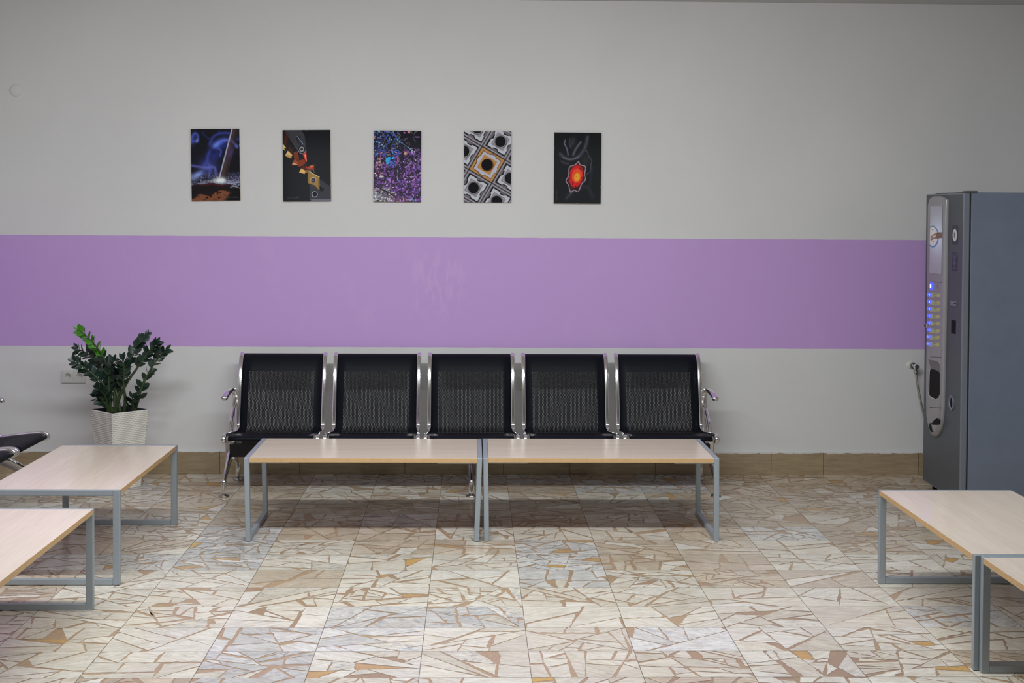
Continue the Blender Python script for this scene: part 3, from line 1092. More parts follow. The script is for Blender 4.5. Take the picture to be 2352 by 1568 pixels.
def art_swarf():
    c = Canvas(145, 155, 995, 1435, NXA, NYA, (.10, .09, .12))
    R = random.Random(4)
    low = np.clip((c.Y - 600 + .25 * (c.X - 500)) / 500, 0, 1)
    c.put(low * .65 * (c.noise(150, 150, 2) * .8 + .3), (.30, .18, .36))
    c.put(np.clip((430 - c.X - .2 * c.Y) / 250, 0, 1) * .5, (.20, .19, .40))
    c.put(c.gauss(240, 1330, 190, 150) * .7, (.50, .54, .58))
    c.put(c.gauss(470, 1340, 120, 90) * .6, (.48, .36, .38))
    c.put(c.gauss(640, 1400, 110, 45) * .7, (.55, .40, .30))

    def pal(x, y):
        if y > 1180 and x < 480:
            return R.choice([(.72, .78, .78), (.62, .66, .70), (.80, .78, .74), (.55, .42, .50)])
        if x < 330 and y < 500 or (y < 600 and x < 620 and R.random() < .6):
            return R.choice([(.28, .40, .78), (.24, .30, .62), (.35, .62, .85), (.62, .50, .52), (.30, .28, .55)])
        if x < 320 and y < 1000:
            return R.choice([(.64, .36, .58), (.72, .50, .60), (.45, .28, .52), (.80, .68, .62)])
        if y < 480:
            return R.choice([(.30, .40, .48), (.48, .44, .40), (.16, .17, .24), (.55, .42, .62)])
        return R.choice([(.52, .32, .66), (.62, .42, .74), (.42, .26, .54), (.74, .58, .80), (.40, .32, .72), (.36, .20, .44)])
    for i in range(760):
        x, y = R.uniform(140, 1000), R.uniform(150, 1440)
        if x > 640 and y < 470 and R.random() < .8:
            continue
        if 420 < x < 720 and 560 < y < 900 and R.random() < .6:
            continue
        a = R.uniform(0, math.pi)
        L = R.uniform(9, 36)
        k = R.uniform(-.9, .9)
        p = [(x, y), (x + L * math.cos(a), y + L * math.sin(a)), (x + L * math.cos(a) + L * math.cos(a + k), y + L * math.sin(a) + L * math.sin(a + k))]
        c.put(c.line(p, R.uniform(9, 22), None, False) * R.uniform(.5, .95), pal(x, y))
    for i in range(260):
        x, y = R.uniform(140, 1000), R.uniform(150, 1440)
        if x > 640 and y < 470:
            continue
        c.put(c.ell(x, y, R.uniform(7, 16), R.uniform(6, 12), R.uniform(0, 180)), tuple(min(1, v * 1.35) for v in pal(x, y)))
    for i in range(60):
        x, y = R.uniform(140, 1000), R.uniform(150, 1440)
        c.put(c.ell(x, y, R.uniform(10, 26), R.uniform(8, 20), R.uniform(0, 180)) * .85, (.085, .08, .10))
    # curls
    for (cx, cy, rx, ry, an, w, col) in ((300, 560, 58, 48, 20, 22, (.26, .36, .76)), (315, 570, 24, 20, 0, 10, (.42, .36, .58)), (495, 450, 44, 52, 0, 22, (.23, .32, .70)),
                                         (550, 550, 62, 40, -20, 24, (.24, .38, .80)), (480, 690, 60, 36, 25, 20, (.30, .44, .82)), (490, 740, 62, 44, 0, 20, (.27, .42, .82)),
                                         (495, 785, 58, 40, 0, 22, (.30, .40, .80)), (600, 360, 34, 32, 0, 14, (.18, .28, .56)), (640, 1160, 60, 60, 0, 12, (.58, .40, .64))):
        c.put(np.clip(c.ell(cx, cy, rx, ry, an) - c.ell(cx, cy, rx - w / 2, ry - w / 2, an), 0, 1), col)
    c.put(c.poly([(370, 640), (440, 625), (460, 670), (420, 690), (430, 740), (385, 780), (362, 690)]), (.16, .62, .86))
    c.put(c.ell(490, 650, 16, 22), (.22, .66, .92))
    for i in range(9):
        t = i / 8
        c.put(c.ell(575 + 300 * t, 320 + 215 * t, 14, 9, 35), (.30 + .4 * t, .70 + .1 * t, .86))
    c.put(c.line([(300, 200), (360, 270), (405, 360)], 14), (.28, .36, .72))
    c.put(c.ell(715, 562, 26, 28), (.80, .60, .48))
    c.put(c.ell(775, 180, 26, 22), (.72, .54, .46))
    c.put(c.ell(695, 190, 20, 14, 40), (.72, .36, .76))
    c.put(c.ell(240, 170, 18, 18), (.36, .74, .90))
    c.put(c.ell(245, 375, 16, 14), (.36, .70, .90))
    c.put(c.ell(290, 982, 42, 18), (.74, .78, .76))
    for (x, y) in ((840, 1380), (900, 1408)):
        c.put(c.ell(x, y, 17, 14), (.20, .66, .88))
    c.put(c.line([(150, 1140), (280, 1200), (420, 1270), (560, 1370)], 18), (.14, .09, .10))
    for k in range(6):
        c.put(c.ell(585 - 6 * abs(k - 2), 610 + 24 * k, 15, 10), (.72, .32 + .05 * (k % 2), .44))
    return c


def art_inserts():
    c = Canvas(125, 170, 975, 1448, NXA, NYA, (.42, .41, .43))
    th = math.radians(30)
    e1, e2 = (math.cos(th), math.sin(th)), (-math.sin(th), math.cos(th))
    S = 482.0
    O = (540, 770)

    def P(cx, cy, a, b):
        return (cx + e1[0] * a + e2[0] * b, cy + e1[1] * a + e2[1] * b)

    def sq(cx, cy, h, r=0):
        return [P(cx, cy, -h, -h), P(cx, cy, h, -h), P(cx, cy, h, h), P(cx, cy, -h, h)]

    def chip(cx, cy, h, notch):
        pts = []
        for q in range(4):
            side = [(-h, -h), (-h * .25, -h), (-h * .08, -h + notch), (h * .30, -h + notch * .8), (h * .45, -h)]
            for a, b in side:
                for _ in range(q):
                    a, b = -b, a
                pts.append(P(cx, cy, a, b))
        return pts
    for i in range(-3, 4):
        for j in range(-3, 4):
            cx, cy = P(O[0], O[1], i * S, j * S)
            if not (-300 < cx < 1400 and -200 < cy < 1800):
                continue
            gold = (i == 0 and j == 0)
            c.put(c.poly(sq(cx, cy, 241)), (.13, .12, .13))
            if gold:
                c.put(c.poly(sq(cx, cy, 232)), (.64, .47, .27))
                c.put(c.poly(sq(cx, cy, 222), 3) * .45, (.76, .58, .36))
                c.put(c.poly(chip(cx, cy, 190, -30)), (.33, .22, .11))
                c.put(c.poly(chip(cx + 4, cy + 2, 180, -26)), (.70, .70, .76))
                c.put(c.poly(sq(cx, cy, 136), 3), (.70, .51, .29))
                c.put(c.ell(cx + 6, cy + 6, 112, 114), (.34, .22, .13))
            else:
                c.put(c.poly(sq(cx, cy, 235)), (.46, .45, .47))
                c.put(c.poly(sq(cx, cy, 222), 2), (.63, .63, .66))
                c.put(c.poly(sq(cx, cy, 210), 2), (.40, .38, .40))
                c.put(c.poly(chip(cx, cy, 196, 34)), (.10, .09, .10))
                c.put(c.poly(chip(cx + 5, cy + 3, 176, 32)), (.72, .73, .76))
                c.put(c.poly(sq(cx, cy, 122), 2), (.25, .24, .26))
                c.put(c.poly(sq(cx, cy, 118), 2), (.58, .56, .58))
                c.put(c.ell(cx + 4, cy + 4, 112, 114), (.18, .17, .18))
                c.put(c.ell(cx + 2, cy + 2, 106, 108), (.62, .61, .62))
            c.put(c.ell(cx, cy, 97, 100), (.09, .09, .10))
    return c


def art_glow():
    c = Canvas(178, 192, 1022, 1465, NXA, NYA, (.095, .098, .105))
    n = c.noise(40, 40, 6)
    G = (.36, .37, .42)
    c.put(c.line([(290, 580), (370, 645), (480, 670), (600, 630), (700, 520), (750, 400), (775, 270)], 60, 1) * (.45 + .35 * n), G)
    c.put(c.line([(330, 640), (420, 672), (520, 670), (620, 625)], 20, 1) * .6, (.48, .49, .56))
    c.put(c.line([(310, 710), (370, 745), (440, 750)], 36, 1) * .5, G)
    c.put(c.line([(375, 330), (360, 390), (390, 450), (415, 520), (428, 595)], 24, 1) * .85, (.46, .50, .58))
    c.put(c.line([(460, 300), (450, 380), (480, 470)], 22, 1) * .5, G)
    c.put(c.gauss(510, 360, 45, 90, 15) * .45, G)
    c.put(c.line([(520, 590), (560, 500), (610, 420), (655, 360)], 40, 1) * .75, (.42, .44, .50))
    c.put(c.line([(740, 510), (770, 530), (800, 610), (855, 690), (840, 770), (830, 890), (750, 945)], 16, 1) * .6, (.40, .41, .45))
    c.put(c.gauss(740, 700, 80, 140, 15) * .35, (.28, .28, .28))
    c.put(c.line([(400, 1380), (480, 1290), (560, 1230), (700, 1170), (800, 1190), (880, 1350)], 70, 1) * .35, (.25, .25, .28))
    c.put(c.line([(410, 1370), (500, 1270)], 36, 1) * .5, (.30, .30, .33))
    c.put(c.line([(870, 820), (820, 1150)], 50, 1) * .25, (.25, .25, .28))
    star = [(620, 710), (650, 770), (735, 795), (742, 860), (728, 940), (742, 1040), (680, 1110), (640, 1210), (600, 1252), (545, 1225), (480, 1262),
            (455, 1180), (440, 1130), (395, 1060), (440, 970), (450, 830), (490, 790), (555, 770)]
    st = [(p.x, p.y) for p in smooth_path([(x, y, 0) for x, y in star + star[:1]], 5)]
    c.put(c.poly(st), (.22, .12, .13))
    c.put(c.line(st, 17, None, False), (.62, .55, .60))
    c.put(c.ell(575, 975, 125, 205, 12, .10) * (.65 + .5 * n), (.85, .13, .11))
    c.put(c.ell(590, 965, 85, 125, 10, .15), (.93, .26, .14))
    for r in (1.0, .8):
        c.put((c.ell(588, 960, 82 * r, 120 * r, 10) - c.ell(588, 960, 76 * r, 112 * r, 10)) * .6, (.96, .45, .25))
    c.put(c.ell(592, 990, 52, 78, 10, .25), (.96, .62, .16))
    c.put(c.ell(585, 985, 18, 16) * .5, (.80, .40, .12))
    c.put(np.clip((c.noise(26, 40, 12) - .60) * 8, 0, 1) * (c.poly(st) - c.ell(590, 970, 85, 130, 10, .1)).clip(0, 1) * .7, (.10, .06, .07))
    c.put(c.line([(225, 1220), (232, 1280), (222, 1330), (236, 1360), (230, 1405)], 5) * .6, (.5, .5, .52))
    return c


M_PRINT = attr_mat('printed_photograph', .10)
M_PRINT.node_tree.nodes['Principled BSDF'].inputs['Specular IOR Level'].default_value = .35
M_MDF = simple('fibreboard_back', (.46, .37, .22), .7)
M_CLIP = simple('frame_clip', (.34, .34, .33), .4, .3)
posters = [
    (art_smoke, [(437.2, 296.3), (549.6, 296.0), (441.0, 460.7), (551.3, 460.5)], 'unframed picture of blue smoke and a rod over glowing ground'),
    (art_tool, [(649.1, 298.4), (758.3, 298.6), (650.8, 461.7), (760.0, 461.9)], 'unframed black picture of a cutting tool with gold insert and red chips'),
    (art_swarf, [(858.5, 299.2), (967.3, 300.8), (857.3, 462.6), (966.0, 463.8)], 'unframed picture of tangled purple and blue metal shavings'),
    (art_inserts, [(1066.0, 301.2), (1174.4, 301.8), (1065.3, 464.3), (1173.5, 465.0)], 'unframed picture of grey square cutting inserts around a golden one'),
    (art_glow, [(1273.3, 304.2), (1381.2, 304.8), (1271.8, 466.5), (1379.5, 467.5)], 'unframed black picture with a glowing red and orange star shape'),
]
for fn, cs, lab in posters:
    yf = YB - .016
    p = [on_y(x, y, yf) for x, y in cs]            # tl tr bl br on the picture's own plane
    ctr = (p[0] + p[1] + p[2] + p[3]) / 4
    w = ((p[1] - p[0]).length + (p[3] - p[2]).length) / 2
    h = ((p[2] - p[0]).length + (p[3] - p[1]).length) / 2
    tilt = math.atan2((p[0] - p[2]).x + (p[1] - p[3]).x, (p[0] - p[2]).z + (p[1] - p[3]).z)
    t = thing('picture', lab + ' on the wall', 'picture', (ctr.x, YB, ctr.z), 0, 'row of five pictures')
    t.rotation_euler = (0, tilt, 0)
    mb = MB(); mb.box((-w / 2, -.0145, -h / 2), (w / 2, -.001, h / 2)); mb.build('backboard', M_MDF, t)
    cv = fn()
    cv.mesh('print', M_PRINT, t, lambda s, q: ((s - .5) * w, -.016, (.5 - q) * h))
    for (cx, cz) in ((-w / 2, h * .27), (w / 2, h * .27), (-w / 2, -h * .27), (w / 2, -h * .27), (0, h / 2), (0, -h / 2)):
        sx_, sz_ = (.0016, .004) if cx else (.004, .0016)
        mb = MB(); mb.box((cx - sx_, -.0175, cz - sz_), (cx + sx_, -.008, cz + sz_)); mb.build('clip', M_CLIP, t)


# ------------------------------------------------------------------ wall sockets, cover, valve
def socket(label, x0, x1, z0, z1, n):
    t = thing('wall_socket', label, 'socket', ((x0 + x1) / 2, YB, (z0 + z1) / 2))
    w, h = x1 - x0, z1 - z0
    mb = MB(); mb.box((-w / 2, -.0015, -h / 2), (w / 2, 0, h / 2))
    rim = h * .085
    for a_, b_ in (((-w / 2, -h / 2), (w / 2, -h / 2 + rim)), ((-w / 2, h / 2 - rim), (w / 2, h / 2)), ((-w / 2, -h / 2 + rim), (-w / 2 + rim, h / 2 - rim)), ((w / 2 - rim, -h / 2 + rim), (w / 2, h / 2 - rim))):
        mb.box((a_[0], -.010, a_[1]), (b_[0], -.001, b_[1]))
    if n > 1:
        mb.box((-rim * .6, -.010, -h / 2 + rim), (rim * .6, -.001, h / 2 - rim))
    mb.build('frame', M_WHITEPL, t)
    for i in range(n):
        cx = (i - (n - 1) / 2) * (w * .485 if n > 1 else 0)
        s = h * .415
        mb = MB()
        seg = 32
        ring = [(.0205 * math.cos(2 * math.pi * k / seg), .0205 * math.sin(2 * math.pi * k / seg)) for k in range(seg)]
        sqv = []
        for a, b in ring:
            m_ = max(abs(a), abs(b))
            sqv.append((a / m_ * s, b / m_ * s))
        vs = [(cx + a, -.0125, b) for a, b in sqv] + [(cx + a, -.0125, b) for a, b in ring] + [(cx + a * .92, .004, b * .92) for a, b in ring] + [(cx + a, -.0095, b) for a, b in sqv]
        fs = []
        for k in range(seg):
            k2 = (k + 1) % seg
            fs += [(k, k2, seg + k2, seg + k), (seg + k, seg + k2, 2 * seg + k2, 2 * seg + k), (3 * seg + k, 3 * seg + k2, k2, k)]
        fs.append(tuple(2 * seg + k for k in range(seg)))
        vs = [(a, min(b, -.0022) if b > 0 else b, c) for a, b, c in vs]
        mb.add(vs, fs)
        ins = mb.build('insert', M_WHITEPL, t)
        for dx in (-.0095, .0095):
            mb = MB(); mb.lathe([(.0034, -.0034), (.0034, -.0024)], (cx + dx, 0, .002), 'Y', 12); mb.build('contact_hole', M_HOLE, ins)
        mb = MB(); mb.lathe([(.0012, -.0115), (.0022, -.010), (.0022, -.0022)], (cx, 0, .009), 'Y', 12); mb.build('earth_pin', M_BRASS, ins, smooth=True)
    return t


a, b = on_y(142.5, 849.5, YB), on_y(197.5, 878.5, YB)
socket('white double wall socket half behind the potted plant', a.x, b.x, b.z, a.z, 2)
a, b = on_y(1188.5, 865, YB), on_y(1219, 894, YB)
socket('wall socket seen through the gap behind the black bench seats', a.x, b.x, b.z, a.z, 1)
a = on_y(36, 207.5, YB)
mb = MB(); mb.lathe([(.0385, 0), (.0385, -.003), (.036, -.006), (.012, -.0075), (.0, -.0072)], (a.x, YB, a.z), 'Y', 36)
o = mb.build('cover_plate', M_WALL, smooth=True, angle=50)
tag(o, 'round white blank cover plate high on the wall at left', 'cover plate')

a = on_y(2096, 839, YB)
t = thing('water_valve', 'chrome water valve with braided hose on the wall beside the drinks machine', 'valve', (a.x, YB, a.z))
mb = MB(); mb.lathe([(.026, 0), (.024, -.005), (.016, -.008), (.0, -.0085)], (-.012, 0, .002), 'Y', 28); mb.build('wall_patch', M_WHITEPL, t, smooth=True, angle=50)
mb = MB()
mb.lathe([(.019, -.008), (.019, -.012), (.010, -.014), (.010, -.045), (.014, -.047), (.014, -.062), (.006, -.064)], (0, 0, 0), 'Y', 20)
mb.tube([(0, -.035, 0), (.010, -.036, -.02), (.012, -.037, -.034)], .009, 12)
mb.lathe([(.011, -.05), (.012, -.046), (.012, -.036), (.010, -.034)], (.012, -.037, 0), 'Z', 6)
mb.build('valve_body', M_CHROME_DULL, t, smooth=True, angle=45)
mb = MB()
mb.lathe([(.008, -.066), (.016, -.067), (.016, -.080), (.010, -.083)], (0, 0, 0), 'Y', 14); mb.build('valve_knob', M_CHROME, t, smooth=True, angle=45)
mb = MB()
hp = smooth_path([(.012, -.037, -.045), (.016, -.045, -.10), (.026, -.06, -.18), (.044, -.075, -.27), (.066, -.085, -.35), (.10, -.09, -.43), (.16, -.09, -.50), (.24, -.09, -.53)], 10)
mb.tube(hp, .0062, 10, scales=[1 + .10 * (i % 2) for i in range(len(hp))])
mb.build('braided_hose', simple('braided_steel', (.30, .27, .23), .45, .7, vary=.3, scale=400), t, smooth=True)


# ------------------------------------------------------------------ potted plant
PX, PY = -2.100, 8.235
t_pl = thing('potted_plant', 'dark green plant with feathery stems in a tall white woven pot by the wall', 'plant', (PX, PY, 0), math.radians(45))
HT, TOPS, BOTS = .462, .247, .180
mb = MB()


def weave(u, v):
    """u along the side in m, v height in m: over-under strands"""
    pw, ph = .0300, HT / 42
    r = math.floor(v / ph)
    uu = u / pw + (.5 if r % 2 else 0)
    a = abs(math.sin(math.pi * uu)) ** .6
    b = max(0.0, math.sin(math.pi * (v / ph - r))) ** .6
    return .0040 * a * b


NU, NV = 84, 252
for sd in range(4):
    ca, sa = math.cos(sd * math.pi / 2), math.sin(sd * math.pi / 2)
    vs = []
    for j in range(NV + 1):
        z = HT * j / NV
        s = BOTS + (TOPS - BOTS) * j / NV
        for i in range(NU + 1):
            u = (i / NU - .5) * s
            edge = min(1.0, min(i, NU - i) / 2.0) * min(1.0, min(j, NV - j) / 2.0)
            d = s / 2 - .004 + weave((i / NU) * TOPS, z) * edge + .002 * edge
            vs.append((u * ca - d * sa * -1, u * sa + d * ca * -1, z))
    mb.add(vs, [(j * (NU + 1) + i, j * (NU + 1) + i + 1, (j + 1) * (NU + 1) + i + 1, (j + 1) * (NU + 1) + i) for j in range(NV) for i in range(NU)])
h_, q_ = BOTS / 2 - .004, TOPS / 2 - .004
mb.add([(-h_, -h_, 0), (h_, -h_, 0), (h_, h_, 0), (-h_, h_, 0)], [(0, 3, 2, 1)])
mb.build('planter', simple('white_woven_plastic', (.70, .68, .61), .38, vary=.03), t_pl, smooth=True, angle=70, fix=False)
mb = MB()
rin = q_ - .006
for k in range(4):
    ca, sa = math.cos(k * math.pi / 2), math.sin(k * math.pi / 2)
    f = lambda x, y, z: (x * ca - y * sa, x * sa + y * ca, z)
    mb.add([f(-q_, -q_, HT), f(q_, -q_, HT), f(rin, -rin, HT), f(-rin, -rin, HT), f(-rin + .02, -rin + .02, HT - .20), f(rin - .02, -rin + .02, HT - .20)], [(0, 1, 2, 3), (3, 2, 5, 4)])
mb.build('liner', simple('dark_liner', (.03, .032, .045), .5), t_pl, fix=False)
mb = MB()
ns = 14
vs = []
for j in range(ns + 1):
    for i in range(ns + 1):
        vs.append(((i / ns - .5) * 2 * (rin - .009), (j / ns - .5) * 2 * (rin - .009), HT - .07 + .012 * random.random()))
mb.add(vs, [(j * (ns + 1) + i, j * (ns + 1) + i + 1, (j + 1) * (ns + 1) + i + 1, (j + 1) * (ns + 1) + i) for j in range(ns) for i in range(ns)])
mb.build('soil', simple('potting_soil', (.03, .02, .014), .95, vary=.5, scale=150), t_pl, fix=False)


def leaf_material(name, c1, c2, rough):
    m, nt, b = new_mat(name)
    co = objco(nt)
    c = mixrgb(nt, ramp(nt, noise(nt, co, 25, 4), .3, .7), c1, c2)
    nt.links.new(c, b.inputs['Base Color'])
    b.inputs['Roughness'].default_value = rough
    b.inputs['Specular IOR Level'].default_value = .5
    return m


M_LEAF = leaf_material('dark_leaf', (.008, .024, .014), (.014, .040, .022), .34)
M_LEAFN = leaf_material('young_leaf', (.055, .22, .018), (.09, .30, .03), .26)
M_STEM = leaf_material('plant_stem', (.030, .050, .018), (.05, .075, .025), .45)
INV45 = Matrix.Rotation(-math.radians(45), 4, 'Z')


def leaf(mb, base, d, nrm, L, Wl, mi):
    d = d.normalized()
    s = d.cross(nrm).normalized()
    n = s.cross(d).normalized()
    prof = [(0, .06), (.12, .52), (.3, .92), (.5, 1.0), (.7, .84), (.86, .5), (1, .02)]
    vs = []
    for tt, w in prof:
        c = base + d * (L * tt) - n * (.10 * L * tt * tt)
        for k in (-1, 0, 1):
            vs.append(INV45 @ (c + s * (k * w * Wl / 2) + n * (abs(k) * .12 * Wl * w)))
    fs = []
    for i in range(len(prof) - 1):
        for k in range(2):
            fs.append((i * 3 + k, i * 3 + k + 1, (i + 1) * 3 + k + 1, (i + 1) * 3 + k))
    mb.add(vs, fs, mi)


def zp(x, y, dy):
    """picture point measured on the plant's own upright plane, dy metres nearer or farther"""
    p = on_y(150 + x / 7.128, 740 + y / 7.128, PY + dy)
    return Vector((p.x - PX, p.y - PY, p.z))


fronds = [  # points from the soil to the tip, depth of tip, leaf pairs, young part
    ([(750, 1480), (735, 1150), (715, 850), (650, 630), (590, 520), (510, 400), (420, 300), (310, 190), (230, 130)], -.03, 13, True, .2),
    ([(900, 1480), (850, 1200), (770, 1000), (690, 860), (600, 740), (500, 630), (390, 530), (280, 470), (200, 440)], .05, 12, False, .25),
    ([(720, 1480), (690, 1200), (640, 1040), (540, 930), (430, 830), (330, 760), (230, 690), (150, 650)], -.06, 12, False, .12),
    ([(790, 1480), (880, 1150), (950, 900), (1020, 720), (1090, 560), (1170, 420), (1230, 330), (1300, 220)], .06, 12, False, .3),
    ([(810, 1480), (900, 1200), (1020, 970), (1160, 770), (1290, 590), (1380, 460), (1450, 400), (1490, 340)], -.05, 10, False, .45),
    ([(1120, 1480), (1190, 1280), (1230, 1120), (1290, 970), (1340, 880), (1420, 730), (1510, 600), (1580, 510), (1640, 450)], .0, 11, False, .12),
    ([(770, 1480), (720, 1250), (710, 1000), (720, 850), (755, 720), (790, 620)], -.09, 9, False, .2),
    ([(960, 1480), (980, 1250), (950, 1000), (960, 820), (960, 700), (930, 610)], -.08, 8, False, .35),
    ([(720, 1480), (680, 1300), (640, 1200), (570, 1120), (520, 1080)], -.11, 7, False, .1),
    ([(700, 1480), (680, 1380), (620, 1290), (540, 1240), (490, 1215)], -.08, 5, False, .2),
    ([(1110, 1480), (1110, 1390), (1110, 1300), (1090, 1230)], -.05, 4, False, .25),
    ([(830, 1480), (800, 1250), (820, 1050), (870, 900), (880, 800)], .02, 7, False, .3),
]
for pts, dtip, nl, young, start in fronds:
    R = random.Random(int(pts[-1][0] * 3 + pts[-1][1]))
    k = len(pts)
    P = smooth_path([zp(x, y, dtip * (i / (k - 1))) for i, (x, y) in enumerate(pts)], 6)
    n = len(P)
    mb = MB()
    mb.tube([INV45 @ p for p in P], .0105, 8, scales=[1.0 - .78 * i / (n - 1) for i in range(n)])
    st = mb.build('frond', M_STEM, t_pl, smooth=True, angle=180)
    mb = MB()
    tw = R.uniform(-.5, .5)
    for i in range(nl):
        f = start + (1 - start) * (i + .3) / nl
        fi = f * (n - 1)
        i0 = min(int(fi), n - 2)
        pos = P[i0].lerp(P[i0 + 1], fi - i0)
        tan = (P[i0 + 1] - P[i0]).normalized()
        side = tan.cross(Vector((math.sin(tw), -math.cos(tw), .25))).normalized()
        for s in (-1, 1):
            sz = (.058 if f < .85 else .050) * R.uniform(.8, 1.15)
            d = tan * R.uniform(.55, .95) + side * s * R.uniform(.6, .95) + Vector((0, R.uniform(-.5, .4), R.uniform(-.05, .2)))
            nrm = Vector((R.gauss(0, .7), -1 + R.gauss(0, .5), .45 + R.gauss(0, .7)))
            leaf(mb, pos + tan * (.006 * s), d, nrm, sz, sz * R.uniform(.50, .62), 1 if young and f > .42 else 0)
    leaf(mb, P[-1], P[-1] - P[-3], Vector((.2, -1, .5)), .045, .02, 1 if young else 0)
    mb.build('leaflets', [M_LEAF, M_LEAFN], st, smooth=True, angle=180, fix=False)


# ------------------------------------------------------------------ drinks machine
VX, VY0, VY1, VZ0, VZ1 = 2.672, 7.447, 8.067, .078, 1.772
vm = thing('vending_machine', 'tall dark grey hot drinks vending machine with blue lit buttons', 'vending machine', (VX, VY0, 0))
vm_o = Vector((VX, VY0, 0))


def vp(px, py, dx=0.0):
    """photo point on the machine's front (dx metres proud of the door), in the machine's own coordinates (y, z)"""
    p = on_x(px, py, VX - dx)
    return p.y - VY0, p.z


VW = VY1 - VY0
M_CAB = simple('blue_grey_cabinet', (.185, .22, .29), .30, .25, vary=.04, scale=8, bmp=.02)
M_DOOR = simple('dark_grey_door', (.072, .082, .094), .45, .05, vary=.04, scale=8)
M_DOORE = simple('door_edge_grey', (.20, .22, .26), .35, .3, vary=.03)
M_PANEL = simple('silver_plastic', (.34, .33, .34), .33, .35, vary=.03, scale=20)
M_PANELD = simple('dark_silver_plastic', (.12, .115, .115), .35, .2)
M_DARK = simple('black_plastic', (.006, .006, .007), .6, spec=.12)
M_NAVY = simple('navy_sticker', (.025, .024, .055), .4)
mb = MB(); mb.box((.044, 0.004, VZ0), (.70, VW - .004, VZ1 + .004)); mb.build('cabinet', M_CAB, vm, bevel=.004)
mb = MB(); mb.box((.037, .006, VZ0 + .01), (.046, VW - .006, VZ1 - .004)); mb.build('door_gasket', M_RUBBER, vm)
mb = MB(); mb.box((0, 0, VZ0), (.037, VW, VZ1)); door = mb.build('door', [M_DOOR, M_DOORE], vm)
for p in door.data.polygons:
    p.material_index = 1 if p.normal.y < -.5 else 0
bv = door.modifiers.new('bevel', 'BEVEL'); bv.width = .007; bv.segments = 4; bv.material = 1
mb = MB(); mb.box((.010, -.004, VZ1 + .001), (.075, .05, VZ1 + .012)); mb.box((.012, .05, VZ1 + .0), (.03, VW - .14, VZ1 + .006)); mb.build('top_hinge', M_PANELD, vm, bevel=.002)
for (fx, fy) in ((.06, .06), (.06, VW - .06), (.62, .06), (.62, VW - .06)):
    mb = MB(); mb.lathe([(.030, 0), (.032, .006), (.020, .02), (.020, VZ0)], (fx, fy, 0), 'Z', 20); mb.build('foot', M_DARK, vm, smooth=True, angle=45)

# silver control column standing proud of the door
PR = .026
out = [(2134, 466), (2137, 455), (2145, 450.5), (2158, 450), (2168, 453), (2175, 458),
       (2173.5, 540), (2172, 640), (2170, 760), (2168, 850), (2166.5, 930), (2164.5, 960), (2161, 982), (2155, 998), (2149, 1004), (2142, 1000),
       (2136, 985), (2131, 960), (2130, 900), (2131, 800), (2132.5, 640)]
ov = [vp(x, y, .011) for x, y in out]
cyv = sum(p[0] for p in ov) / len(ov)
czv = sum(p[1] for p in ov) / len(ov)
ymin, ymax = min(p[0] for p in ov), max(p[0] for p in ov)
zmin, zmax = min(p[1] for p in ov), max(p[1] for p in ov)


def ins_(p, d):
    sy2 = 1 - 2 * d / (ymax - ymin)
    sz2 = 1 - 2 * d / (zmax - zmin)
    return ((ymax + ymin) / 2 + (p[0] - (ymax + ymin) / 2) * sy2, (zmax + zmin) / 2 + (p[1] - (zmax + zmin) / 2) * sz2)


mb = MB()
k = len(ov)
vs = []
layers = ((0.0, 0.0), (-.010, .0), (-.018, .006), (-.0235, .016), (-PR, .030))
for dx, d in layers:
    vs += [(dx,) + ins_(p, d) for p in ov]
fs = []
for L_ in range(len(layers) - 1):
    for j in range(k):
        j2 = (j + 1) % k
        fs.append((L_ * k + j, L_ * k + j2, (L_ + 1) * k + j2, (L_ + 1) * k + j))
fs.append(tuple((len(layers) - 1) * k + j for j in range(k)))
mb.add(vs, fs)
col_o = mb.build('control_column', M_PANEL, vm, smooth=True, angle=50)


def rect_on(px0, py0, px1, py1, dx):
    y0, z0 = vp(px0, py0, dx)
    y1, z1 = vp(px1, py1, dx)
    return min(y0, y1), max(y0, y1), min(z0, z1), max(z0, z1)


def slab(name, mat, px0, py0, px1, py1, dx, th, parent, bevel=.0):
    ya, yb, za, zb = rect_on(px0, py0, px1, py1, dx)
    mb = MB(); mb.box((-dx - th, ya, za), (-dx, yb, zb))
    return mb.build(name, mat, parent, bevel=bevel)


# backlit picture
c = Canvas(250, 320, 460, 1490, 70, 180, (.60, .59, .63))
c.put(c.gauss(380, 850, 170, 330), (.80, .84, .93))
c.put(c.ell(300, 855, 108, 190), (.30, .50, .66))
c.put(c.ell(298, 853, 88, 165), (.84, .82, .83))
c.gain = .95
c.put(c.poly([(262, 850), (330, 800), (400, 770), (415, 775), (460, 770), (460, 870), (400, 880), (330, 890), (262, 930)]), (.42, .27, .20))
c.put(c.poly([(270, 850), (360, 795), (365, 860), (270, 912)]), (.56, .50, .38))
c.put(c.poly([(300, 845), (350, 825), (350, 855), (300, 872)], 2), (.80, .77, .66))
c.put(c.line([(285, 735), (300, 738)], 14), (.45, .45, .48))
c.put(c.line([(295, 950), (315, 945)], 14), (.45, .45, .48))
ya, yb, za, zb = rect_on(2137.5, 473, 2163.0, 629.5, PR)
c.mesh('picture_panel', attr_mat('backlit_picture', .25, .14), col_o, lambda s, q: (-PR - .0015, yb + (ya - yb) * s, zb + (za - zb) * q))
for (y_, a_, b_) in ((647.5, 2134.5, 2166), (819.5, 2133, 2164.5), (936, 2131.5, 2164)):
    q4 = [vp(a_ + 4, y_ - 1.0, PR), vp(b_ - 3, y_ + .3, PR), vp(b_ - 3, y_ + 1.2, PR), vp(a_ + 4, y_ - .1, PR)]
    mb = MB(); mb.prism(q4, lambda a, b: (-PR + .001, a, b), lambda a, b: (-PR - .0006, a, b)); mb.build('seam', M_DARK, col_o)
